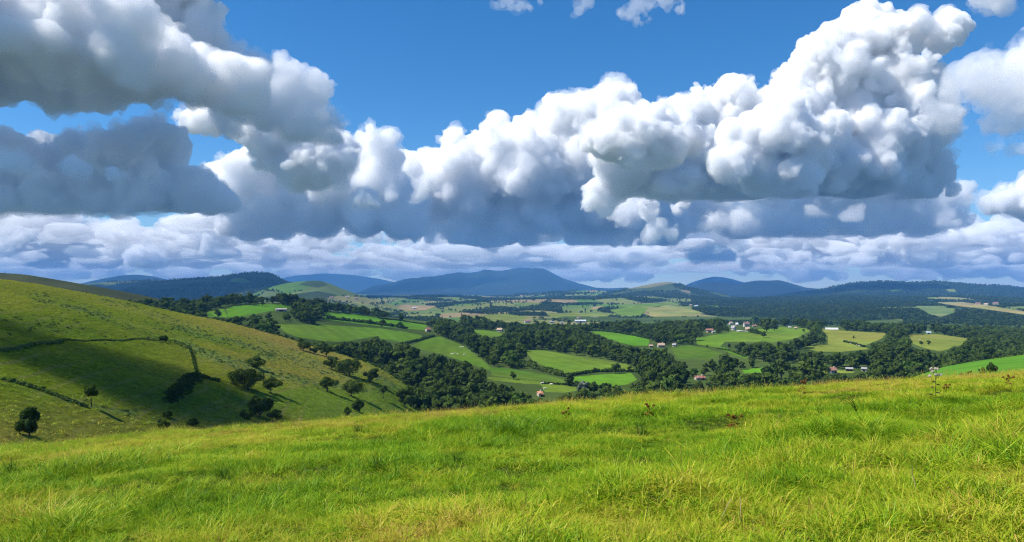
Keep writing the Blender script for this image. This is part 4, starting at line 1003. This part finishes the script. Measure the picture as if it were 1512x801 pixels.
# ------------------------------------------------------------------ plants that stand out of the meadow
def mat_flat(name, c, trans=.25):
    m, nt, N, L, out = new_mat(name)
    d = N.new('ShaderNodeBsdfDiffuse'); t = N.new('ShaderNodeBsdfTranslucent'); ms = N.new('ShaderNodeMixShader'); ms.inputs[0].default_value = trans
    n = N.new('ShaderNodeTexNoise'); n.inputs['Scale'].default_value = 30
    mx = N.new('ShaderNodeMix'); mx.data_type = 'RGBA'; mx.inputs['A'].default_value = (*[v * .65 for v in c], 1); mx.inputs['B'].default_value = (*[min(1, v * 1.3) for v in c], 1)
    L.new(n.outputs[0], mx.inputs['Factor'])
    L.new(mx.outputs['Result'], d.inputs[0]); L.new(mx.outputs['Result'], t.inputs[0]); L.new(d.outputs[0], ms.inputs[1]); L.new(t.outputs[0], ms.inputs[2]); L.new(ms.outputs[0], out.inputs[0])
    return m
M_rush = mat_flat('rush_blade', (.045, .11, .018)); M_dead = mat_flat('dead_dock', (.22, .085, .03)); M_straw = mat_flat('straw_stalk', (.50, .40, .20))
M_thst = mat_flat('thistle_stem', (.07, .10, .04)); M_thhd = mat_flat('thistle_down', (.62, .54, .46))
RU = []
for q in range(4):
    me = tuft_mesh('rush_tuft', 400 + q, 46, .13, .28, .55, .0052, lean=.65, seg=4); me.materials.clear(); me.materials.append(M_rush); RU.append(me)
for q, (px_, py_, hp, lb) in enumerate((
   (947, 648, 34, 'largest dark clump of coarse grass in the middle of the meadow, under the orange dock'), (16, 700, 26, 'dark coarse grass clump at the very left edge of the meadow'),
   (60, 698, 20, 'dark coarse grass clump between the left edge clump and its larger right neighbour'), (101, 699, 26, 'dark coarse grass clump at left below the lone upright bushy tree'),
   (333, 710, 26, 'dark coarse grass clump in the lower left quarter, alone in short grass'), (560, 697, 30, 'dark coarse grass clump beside a shadowed hollow left of the middle'),
   (528, 640, 20, 'coarse grass clump near the meadow crest below the round bush'), (722, 625, 18, 'coarse grass clump near the meadow crest at the middle'),
   (1212, 612, 14, 'coarse grass clump near the crest left of the arching blades'), (1320, 622, 14, 'small dark clump between the arching blades and the thistle'),
   (1040, 640, 16, 'small coarse grass clump left of the reddish dead dock'), (675, 684, 24, 'dark clump over a shadowed hollow in the middle left of the meadow'),
   (1180, 640, 16, 'small coarse grass clump right of the reddish dead dock'), (1460, 745, 40, 'tall coarse grass clump in the lower right corner'), (970, 748, 34, 'coarse grass clump over the dark hollow low in the middle'))):
    X, Y, Z = fore_at(px_, py_); s = hp / F * Y / .46
    o = link('grass_clump', RU[q % 4], label=lb, category='grass clump', group='coarse grass clumps in the meadow'); o.location = (X, Y, Z); o.scale = (s * 1.1, s * 1.1, s); o.rotation_euler = (0, 0, q * 1.7)
def stalk(px_, py_, hp, lb, mat, cat, name, lean=.12, seed=0, heads=0, group=None, headmat=None, headname='seed_head'):
    rg = np.random.default_rng(700 + seed); X, Y, Z = fore_at(px_, py_); h = hp / F * Y
    r = empty(name, (X, Y, Z), lb, cat, group)
    P = [(0, 0, -.03)] + [(lean * h * f * f, rg.normal(0, .012), h * f) for f in (.25, .5, .75, 1)]
    parts = [tube(P, .006, .003, 5)]
    if heads:
        for k in range(7):                       # leaves up the stem
            f = .08 + .09 * k; a = k * 2.4; ln = .20 * (1 - f)
            c = np.array([lean * h * f * f, 0, h * f]); d = np.array([math.cos(a), math.sin(a), .35]); sd_ = np.array([-d[1], d[0], 0]) * .028
            V = np.array([c, c + d * ln * .5 + sd_, c + d * ln + np.array([0, 0, -.05]), c + d * ln * .5 - sd_]); parts.append((V, np.array([(0, 1, 2, 3)])))
    tips = []
    for k in range(heads):
        f = rg.uniform(.55, 1.0) if k else 1.0; a = rg.uniform(0, 6.28); c = np.array([lean * h * f * f, 0, h * f]); e = c + np.array([math.cos(a), math.sin(a), .9]) * rg.uniform(.05, .13) * (1 if k else .3)
        parts.append(tube([c, (c + e) / 2 + (0, 0, -.01), e], .004, .003, 4)); tips.append(e)
    V, Q = join(parts); link('stem', mesh_np('stem', V, Q, [mat]), r)
    for e in tips:
        m = 60; d = rg.standard_normal((m, 3)); d[:, 2] = np.abs(d[:, 2]) * 1.3 - .3; d /= np.linalg.norm(d, axis=1, keepdims=True)
        V, Q = leaf_quads(e + d * rg.uniform(.008, .034, (m, 1)), d + .4 * rg.standard_normal((m, 3)), .013, rg)
        link(headname, mesh_np(headname, V, Q, [headmat or mat]), r)
    return r
stalk(1381, 592, 45, 'tall thistle gone to pale down standing on the right meadow crest', M_thst, 'thistle', 'thistle', .03, 1, 9, None, M_thhd, 'flower_head')
GS = 'dry stalks in the meadow'
stalk(1351, 736, 48, 'tall pale leaning straw stalk low in the right of the meadow', M_straw, 'dry stalk', 'dry_stalk', -.12, 2, 0, GS)
stalk(1321, 762, 20, 'short straw stalk left of the tall leaning one', M_straw, 'dry stalk', 'dry_stalk', .05, 3, 0, GS)
stalk(1093, 776, 40, 'upright straw stalk low in the middle right beside the brown hollow', M_straw, 'dry stalk', 'dry_stalk', .03, 4, 0, GS)
stalk(1066, 774, 36, 'bent straw stalk left of the upright one by the brown hollow', M_straw, 'dry stalk', 'dry_stalk', .4, 5, 0, GS)
stalk(782, 640, 24, 'leaning pale stalk near the crest left of the largest grass clump', M_straw, 'dry stalk', 'dry_stalk', .7, 6, 0, GS)
GD = 'dead docks in the meadow'
for q, (px_, py_, hp, lb) in enumerate(((958, 616, 13, 'orange brown dead dock above the largest grass clump'), (1083, 634, 15, 'reddish brown dead dock right of the largest grass clump'), (835, 624, 14, 'brown dead dock near the crest left of the orange one'),
                       (1184, 582, 16, 'brown dead dock on the crest under the dark tree belt'), (1392, 585, 10, 'reddish dead dock right of the tall thistle'), (1488, 572, 10, 'reddish dead dock near the right edge of the crest'))):
    stalk(px_, py_, hp, lb, M_dead, 'dock', 'dock_plant', .1, 20 + q, 5, GD, M_dead)
# the long blades arching over to the right
X, Y, Z = fore_at(1268, 618); parts = []
for q in range(4):
    a = .75 + .12 * q; P = [(0.02 * q, 0, -.02)] + [(-a * .36 * f + .02 * q, .03 * q, .42 * math.sin(f * 2.3) * (1 - .1 * q)) for f in (.2, .4, .6, .8, 1)]
    parts.append(tube(P, .006, .003, 4))
V, Q = join(parts); o = link('arching_grass', mesh_np('arching_grass', V, Q, [M_rush]), label='few long dark blades arching over left near the right crest', category='grass clump'); o.location = (X, Y, Z)
# ------------------------------------------------------------------ clouds: bodies of scattering vapour at their real distances
def noise3(shape, cell, rng, octv=3, gain=.5):
    out = np.zeros(shape, np.float32); amp = 1
    for o in range(octv):
        c = max(cell / 2 ** o, 1.5); a = rng.standard_normal([int(s / c) + 3 for s in shape]).astype(np.float32)
        for ax, s in enumerate(shape):
            t = np.arange(s) / c; i = t.astype(int); f = t - i; f = (f * f * (3 - 2 * f)).astype(np.float32)
            sh = [1, 1, 1]; sh[ax] = -1; f = f.reshape(sh)
            a = np.take(a, i, ax) * (1 - f) + np.take(a, i + 1, ax) * f
        out += amp * a; amp *= gain
    return out
CMAT = {}
def cloud_mat(d):
    k = round(math.log(d) * 6)
    if k not in CMAT:
        m, nt, N, L, out = new_mat('cloud_vapour')
        v = N.new('ShaderNodeVolumeScatter'); v.inputs['Color'].default_value = (1, 1, 1, 1); v.inputs['Density'].default_value = math.exp(k / 6); v.inputs['Anisotropy'].default_value = 0.0
        L.new(v.outputs[0], out.inputs['Volume']); CMAT[k] = m
    return CMAT[k]
def cloud(label, blobs, Y, base_py, soft=7.0, cellpx=1.8, seed=0, depth=.5, bub=(20, 10, 6), wisp=1.35, veil=1.1, flat=1.0, deep=1.0, baserag=1.1, group='cumulus clouds'):
    rng = np.random.default_rng(900 + seed); k = Y / F
    sp = np.array([((b[0] - HX) * k, Y + ((b[3] if len(b) > 3 else 0) * b[2] + rng.uniform(-1, 1) * depth * b[2]) * k, (HY - b[1]) * k, b[2] * k) for b in blobs])
    lv = [sp]; cur = sp
    for li, n in enumerate(bub):
        d = rng.standard_normal((len(cur), n, 3)); d[..., 2] += .35; d[..., 1] -= .3; d /= np.linalg.norm(d, axis=-1, keepdims=True)
        rad = cur[:, None, 3] * rng.uniform(.2, .52, (len(cur), n))
        d[..., 2] *= flat; d[..., 1] *= deep
        pos = cur[:, None, :3] + d * (cur[:, None, 3:4] * rng.uniform(.75, 1.02, (len(cur), n, 1)))
        cur = np.concatenate([pos, rad[..., None]], -1).reshape(-1, 4); cur = cur[cur[:, 3] > cellpx * k * 1.1]; lv.append(cur)
    S = np.concatenate(lv); zb = (HY - base_py) * k
    S = S[S[:, 2] > zb - S[:, 3] * .3]
    cell = cellpx * k
    lo = (S[:, :3] - S[:, 3:4]).min(0) - 8 * cell; hi = (S[:, :3] + S[:, 3:4]).max(0) + 8 * cell
    lo[2] = max(lo[2], zb - 10 * cell)
    n = np.ceil((hi - lo) / cell).astype(int); f = np.full(n, -8 * cell, np.float32)
    ax = [lo[i] + np.arange(n[i]) * cell for i in range(3)]
    for x, y, z, r in S:
        c = np.array([x, y, z]); rz_ = np.array([r, r, r * flat])
        a = np.maximum(np.floor((c - rz_ - 6 * cell - lo) / cell).astype(int), 0); b = np.minimum(np.ceil((c + rz_ + 6 * cell - lo) / cell).astype(int), n)
        if (b <= a).any(): continue
        dx = (ax[0][a[0]:b[0]] - x) ** 2; dy = (ax[1][a[1]:b[1]] - y) ** 2; dz = ((ax[2][a[2]:b[2]] - z) / flat) ** 2
        v = (r - np.sqrt(dx[:, None, None] + dy[None, :, None] + dz[None, None, :])).astype(np.float32)
        sub = f[a[0]:b[0], a[1]:b[1], a[2]:b[2]]; np.maximum(sub, v, out=sub)
    far = f <= -6 * cell
    f += noise3(n, 34, rng, 5, .66) * 2.0 * cell * wisp
    f[far] = -8 * cell
    bn = noise3((n[0], n[1], 1), 18, rng, 3)[:, :, 0] * cell * baserag
    bn += noise3((n[0], n[1], 1), 6, rng, 2)[:, :, 0] * cell * .8
    f = np.minimum(f, (ax[2][None, None, :] - zb) + bn[:, :, None])
    g0 = f + (noise3(n, 30, rng, 5, .72) * 3.2 - .2) * cell * veil; g0[far] = -8 * cell
    f[0] = f[-1] = -cell; f[:, 0] = f[:, -1] = -cell; f[:, :, 0] = f[:, :, -1] = -cell
    g = openvdb.FloatGrid(-4 * cell); g.copyFromArray(f); P, q = g.convertToQuads(isovalue=0.0)
    P = P * cell + lo; org = P.mean(0)
    me = mesh_np('cloud', P - org, q[:, ::-1], [cloud_mat(1 / (soft * k))])
    o = link('cloud', me, label=label, category='cloud', group=group); o.location = org
    if veil:
        f = g0; f[0] = f[-1] = -cell; f[:, 0] = f[:, -1] = -cell; f[:, :, 0] = f[:, :, -1] = -cell
        g = openvdb.FloatGrid(-4 * cell); g.copyFromArray(f); P, q = g.convertToQuads(isovalue=0.0)
        link('cloud_fringe', mesh_np('cloud_fringe', P * cell + lo - org, q[:, ::-1], [cloud_mat(1 / (soft * 3.4 * k))]), o)
    return o
def row(x0, x1, py, r, step, jit=.4, seed=0):
    rg = np.random.default_rng(seed); return [(x + rg.uniform(-jit, jit) * step, py + rg.uniform(-.5, .5) * r, r * rg.uniform(.6, 1.15)) for x in np.arange(x0, x1, step)]
cloud('huge grey bottomed cloud filling the upper left corner', [(60, 90, 62), (150, 100, 55), (220, 105, 50), (280, 110, 42), (-20, 70, 80), (-100, 60, 100), (-200, 50, 110), (20, 30, 60), (90, 60, 45), (320, 125, 36), (355, 135, 30), (-60, 0, 90),
      (50, 80, 75, -2), (150, 95, 62, -2), (240, 110, 50, -2), (300, 122, 36, -2), (-60, 60, 90, -2), (200, 75, 36, -1), (120, 40, 30)], 4500, 168, seed=1, cellpx=2.4, soft=13, wisp=1.8)
cloud('pale sunlit shoulder of cloud at the right end of the huge grey one', [(325, 75, 30), (345, 105, 36), (385, 130, 38), (425, 142, 38), (455, 160, 34), (480, 185, 26), (495, 205, 16), (300, 60, 30), (400, 165, 40), (440, 185, 36), (350, 150, 34), (310, 110, 34), (460, 205, 34)], 5600, 212, seed=34, soft=20, wisp=1.6)
cloud('bright cloud neck hanging under the right end of the huge grey cloud', [(425, 215, 40), (455, 222, 42), (482, 230, 36), (405, 225, 30), (385, 195, 26), (350, 182, 18), (310, 178, 17), (275, 176, 18), (440, 250, 36), (470, 255, 30)], 8200, 280, seed=31)
cloud('upper white deck of cloud behind the huge grey one at the top left', [(-230, -20, 70), (-130, -10, 80), (-40, 10, 80), (40, 20, 70), (110, 20, 60), (180, 20, 55), (240, 25, 45), (280, 35, 36), (300, 20, 26), (305, 60, 26), (200, -30, 60), (270, -20, 40), (100, 70, 50), (190, 75, 50), (260, 85, 40), (-40, 80, 55)], 5600, 140, seed=33, cellpx=2.6)  # white top shows; out-of-view left part added to shade the slate blue cloud
cloud('dark slate blue cloud at the left below the huge grey one', [(12, 246, 40), (110, 225, 36), (62, 255, 42), (150, 250, 48), (200, 235, 42), (240, 220, 38), (230, 280, 40), (290, 285, 32), (315, 298, 20), (150, 290, 33), (80, 290, 38), (0, 290, 40), (222, 198, 22), (-60, 245, 56), (-60, 290, 50)] + row(-40, 330, 302, 14, 18, seed=52), 6000, 314, seed=2, wisp=1.8, soft=8, baserag=2.2)
cloud('cloud bank left of the middle with a white knob on top', [(550, 222, 28), (522, 235, 26), (575, 235, 22), (480, 240, 38), (440, 240, 38), (400, 245, 36), (370, 265, 32), (430, 275, 45), (490, 280, 45), (550, 280, 45), (590, 285, 28), (340, 285, 28), (400, 310, 40), (470, 315, 38), (540, 315, 40), (600, 318, 30), (350, 320, 30), (330, 262, 18)] + row(335, 620, 340, 15, 16, seed=53), 11000, 353, seed=3, soft=10)
cloud('long white cumulus bank across the middle of the sky', [(605, 250, 20), (640, 248, 22), (690, 228, 32), (735, 218, 32), (780, 210, 32), (830, 182, 34), (870, 172, 28), (905, 166, 28), (700, 270, 45), (770, 260, 50), (850, 230, 55), (660, 290, 40), (720, 310, 40), (790, 300, 45), (860, 300, 45), (680, 335, 25), (920, 300, 50), (980, 320, 40), (750, 335, 30), (940, 230, 50), (630, 290, 30)] + row(640, 1010, 347, 16, 18, seed=54), 13000, 362, seed=4, soft=9)
cloud('towering white cumulus at the right of the sky', [(1285, 52, 42), (1240, 85, 42), (1215, 110, 42), (1185, 140, 36), (1330, 72, 36), (1380, 60, 26), (1400, 52, 12), (1320, 135, 60), (1250, 165, 65), (1175, 195, 58), (1100, 185, 52), (1062, 168, 34), (1015, 180, 34), (930, 200, 48), (980, 205, 40), (1340, 195, 58), (1375, 140, 26), (1270, 240, 60), (1180, 245, 60), (1100, 250, 55), (1000, 245, 55), (920, 245, 45), (1380, 250, 32)] + row(920, 1400, 278, 15, 17, seed=55), 7600, 292, seed=5, cellpx=1.6, bub=(22, 11, 7), soft=7)
cloud('grey billow standing forward of the long white bank', [(910, 205, 34), (945, 195, 34), (985, 200, 34), (1010, 215, 24), (930, 225, 28), (975, 225, 28)], 6300, 250, seed=6)
cloud('second billow bulging forward at the foot of the towering cumulus', [(1110, 215, 36), (1150, 200, 34), (1190, 225, 36), (1130, 250, 34), (1180, 255, 34), (1080, 245, 26)], 6000, 288, seed=32)
cloud('long dark blue shelf of cloud beneath the towering cumulus', row(930, 1390, 318, 38, 34, seed=7) + row(950, 1380, 295, 34, 50, seed=8) + row(880, 1330, 235, 46, 50, seed=9), 14500, 350, seed=7, soft=14)  # uppermost row, hidden behind the tower, is added to shade the shelf
cloud('soft grey cloud entering at the upper right edge', [(1490, 130, 42), (1452, 118, 26), (1422, 125, 18), (1505, 170, 34), (1545, 100, 60), (1480, 185, 18), (1408, 150, 18), (1432, 142, 18), (1388, 178, 20), (1402, 205, 14), (1415, 110, 8)], 5000, 196, seed=9, soft=48, wisp=4, veil=2)
cloud('faint grey scrap under the soft right edge cloud', [(1462, 212, 11), (1472, 206, 8), (1505, 222, 10)], 5000, 232, seed=10, soft=50, wisp=4, veil=2)
cloud('white cloud with a flat base at the right edge', [(1495, 292, 22), (1462, 300, 16), (1432, 304, 10), (1535, 285, 32), (1515, 305, 18)], 9000, 322, seed=11)
def clumps(x0, x1, y0, y1, n, r, seed):
    rg = np.random.default_rng(seed); out = []
    for c in range(n):
        x = rg.uniform(x0, x1); y = rg.uniform(y0, y1); R_ = r * rg.uniform(.5, 1.3)
        for q in range(rg.integers(4, 9)): out.append((x + rg.normal(0, 1.5) * R_, y - abs(rg.normal(0, .5)) * R_ + .3 * R_, R_ * rg.uniform(.3, .8), rg.uniform(-6, 6)))
    return out
cloud('low broad white bank over the right hills', [(1280, 345, 20), (1310, 338, 17), (1350, 355, 22), (1400, 350, 24), (1440, 345, 24), (1490, 352, 27), (1240, 370, 15), (1190, 378, 12), (1290, 378, 20), (1360, 380, 20), (1430, 378, 22), (1500, 380, 24), (1545, 365, 34)] + clumps(1100, 1560, 350, 388, 22, 20, 12), 17000, 393, seed=12, flat=.5, soft=9, veil=0)
cloud('low pale bank over the left hillside', clumps(-60, 380, 335, 384, 34, 24, 13), 17000, 394, seed=13, flat=.34, soft=13, wisp=2, veil=0)
cloud('flat streaky cloud over the central mountain', clumps(320, 1120, 366, 384, 30, 24, 15) + row(540, 1110, 376, 16, 15, seed=18), 21000, 387, seed=15, flat=.25, soft=13, wisp=2, veil=0)
cloud('broken far cloud layer close above the horizon', clumps(-60, 1600, 386, 398, 40, 30, 16), 30000, 402, seed=16, flat=.16, soft=14, wisp=2, veil=0)
cloud('thick pale cloud wall standing on the horizon behind everything', row(-80, 1620, 398, 22, 15, seed=17) + row(-80, 1620, 384, 22, 26, seed=19) + row(-80, 1620, 372, 18, 60, seed=20), 44000, 418, seed=17, flat=.5, soft=13, cellpx=2.4, veil=0)
cloud('broad soft veil of pale cloud low behind the darker banks', row(-60, 1640, 352, 40, 34, seed=56) + row(-60, 1640, 368, 30, 30, seed=57), 26000, 396, seed=18, flat=.7, soft=16, cellpx=2.6, wisp=2.5, bub=(12, 6), veil=0)
GP = 'small bright puffs before the dark clouds'
for q, (b, Y, bp, lb, so_) in enumerate((
   ([(105, 245, 13), (90, 250, 9), (120, 250, 8), (98, 240, 7)], 3800, 262, 'round bright puff before the dark slate cloud, left of a smaller one', 9),
   ([(165, 258, 8), (172, 262, 6), (158, 261, 5)], 3800, 266, 'small bright puff right of the round one before the dark slate cloud', 8),
   ([(20, 242, 12), (4, 240, 11), (36, 246, 7)], 3800, 256, 'bright puff at the left edge before the dark slate cloud', 9),
   ([(540, 297, 12), (530, 301, 9), (551, 301, 8)], 8000, 308, 'small white puff before the shaded bank left of the middle', 9),
   ([(620, 283, 11), (632, 276, 8), (610, 290, 7)], 8000, 296, 'white puff at the joint of the two middle banks', 7),
   ([(885, 295, 17), (905, 280, 12), (870, 303, 11), (893, 308, 9), (908, 270, 6)], 7500, 322, 'crisp white puff before the dark middle of the bank', 7),
   ([(962, 312, 15), (955, 300, 9), (975, 330, 13), (990, 345, 10), (968, 345, 10)], 8500, 362, 'ragged white column of puffs right of the crisp puff', 7),
   ([(1010, 303, 9), (1018, 298, 6), (1003, 310, 6)], 8500, 318, 'small white puff up right of the ragged column', 7),
   ([(1050, 327, 11), (1043, 320, 7), (1058, 331, 8), (1038, 332, 7)], 8500, 338, 'bright round puff low before the dark blue shelf', 7),
   ([(1045, 376, 11), (1025, 379, 8), (1065, 378, 9), (1072, 380, 6)], 14000, 386, 'flat based white puff over the cone hill', 6),
   ([(1203, 315, 10), (1214, 317, 7)], 8500, 322, 'dim puff before the dark blue shelf at right', 26),
   ([(1258, 318, 9), (1250, 322, 7)], 8500, 326, 'faint puff right of the dim puff on the shelf', 30),
   (row(902, 1012, 4, 6, 6, seed=61) + row(915, 1000, 12, 6, 7, seed=62) + row(930, 985, 21, 5, 7, seed=63) + [(940, 29, 4), (948, 33, 3), (960, 27, 4)], 3600, 40, 'ragged white scrap at the top edge of the sky right of the middle', 34),
   (row(728, 790, 2, 4, 6, seed=64) + row(758, 788, 9, 3.5, 6, seed=65), 3600, 18, 'thin wisp at the top edge of the sky in the middle', 40),
   (row(843, 872, 4, 4, 6, seed=66) + [(852, 14, 3.5), (848, 20, 3)], 3600, 26, 'faintest wisp at the top edge between two larger scraps', 50),
   ([(1468, -4, 20), (1490, 0, 16), (1445, 0, 12)], 3600, 18, 'soft white scrap in the top right corner', 32),
   ([(205, 384, 12), (225, 380, 13), (240, 385, 9)], 13000, 393, 'small bright cumulus low over the far left peak', 6),
   ([(20, 358, 14), (40, 352, 13), (0, 362, 14), (60, 362, 9)], 13000, 376, 'bright low cumulus over the left hillside crest', 7),
   ([(300, 372, 14), (285, 378, 10), (318, 378, 10)], 13000, 390, 'pale low cumulus over the dark rounded hill', 8))):
    cloud(lb, b, Y, bp, soft=so_ * 1.2, cellpx=1.8, seed=40 + q, wisp=1.8 if so_ < 20 else 3.0, group=GP, bub=(18, 9))
# unseen small clouds added off to the left to shade patches of the hillside
def shade_cloud(spots, h, seed, label):
    k = 400 / F; bl = []
    for gx_, gy_, gz_, r in spots:
        C = np.array([gx_, gy_, gz_]) + sd * (h - gz_) / sd[2]
        bl.append((HX + C[0] / k, HY - C[2] / k, r / k, (C[1] - 400) / r))
    cloud(label, bl, 400, HY - (h - 30) / k, soft=38, cellpx=9, seed=seed, depth=.3, veil=0, wisp=.8, group='unseen clouds added to shade the left hillside')
def on_hill(px, py): return LB.at(px, py)
def spots(L_): return [(*LB.at(a, b), r) for a, b, r in L_]
shade_cloud(spots([(80, 540, 12), (130, 548, 14), (170, 556, 15), (215, 546, 15), (250, 552, 12), (200, 565, 10)]), 800, 70, 'unseen flat cloud added beyond the left edge to shade the middle of the hillside')
shade_cloud(spots([(10, 478, 10), (60, 484, 10), (110, 489, 7), (-45, 472, 15)]), 900, 71, 'unseen flat cloud added beyond the left edge to shade the upper hillside')
shade_cloud(spots([(215, 608, 9), (270, 612, 10), (330, 605, 10), (380, 606, 9), (310, 592, 6)]), 700, 72, 'unseen flat cloud added beyond the left edge to shade the hollow')
print('clouds', round(time.time() - T0, 1))
# ------------------------------------------------------------------ haze
def box_mesh(name, lo, hi, mat):
    V = [(x, y, z) for z in (lo[2], hi[2]) for y in (lo[1], hi[1]) for x in (lo[0], hi[0])]
    Q = [(0, 2, 3, 1), (4, 5, 7, 6), (0, 1, 5, 4), (2, 6, 7, 3), (0, 4, 6, 2), (1, 3, 7, 5)]
    return mesh_np(name, V, Q, [mat])
HAZE_DENS, HAZE_COL = 6.5e-5, (0.155, 0.44, 0.96)
m, nt, N, L, out = new_mat('haze_air')
pv = N.new('ShaderNodeVolumePrincipled'); pv.inputs['Color'].default_value = (*HAZE_COL, 1); pv.inputs['Density'].default_value = HAZE_DENS
pv.inputs['Anisotropy'].default_value = 0.0
L.new(pv.outputs[0], out.inputs['Volume'])
link('haze', box_mesh('haze', (-19000, -4000, -136), (19000, 20000, 560), m), kind='stuff', label='thin blue haze in the air over the valley')

# ------------------------------------------------------------------ render settings
cy = sc.cycles
cy.volume_bounces = 19; cy.max_bounces = 19; cy.diffuse_bounces = 4; cy.glossy_bounces = 2; cy.transmission_bounces = 4
cy.transparent_max_bounces = 64
cy.use_denoising = True; cy.denoising_prefilter = 'NONE'; cy.denoising_input_passes = 'RGB_ALBEDO_NORMAL'
try: cy.denoiser = 'OPENIMAGEDENOISE'
except Exception: pass
cy.use_adaptive_sampling = True; cy.adaptive_threshold = 0.02; cy.pixel_filter_type = 'BLACKMAN_HARRIS'; cy.filter_width = 1.15
cy.use_light_tree = False
sc.view_settings.view_transform = 'Standard'; sc.view_settings.look = 'None'
sc.view_settings.exposure = 0.6; sc.view_settings.gamma = 1; sc.view_settings.use_curve_mapping = False
print('built in', round(time.time() - T0, 1))
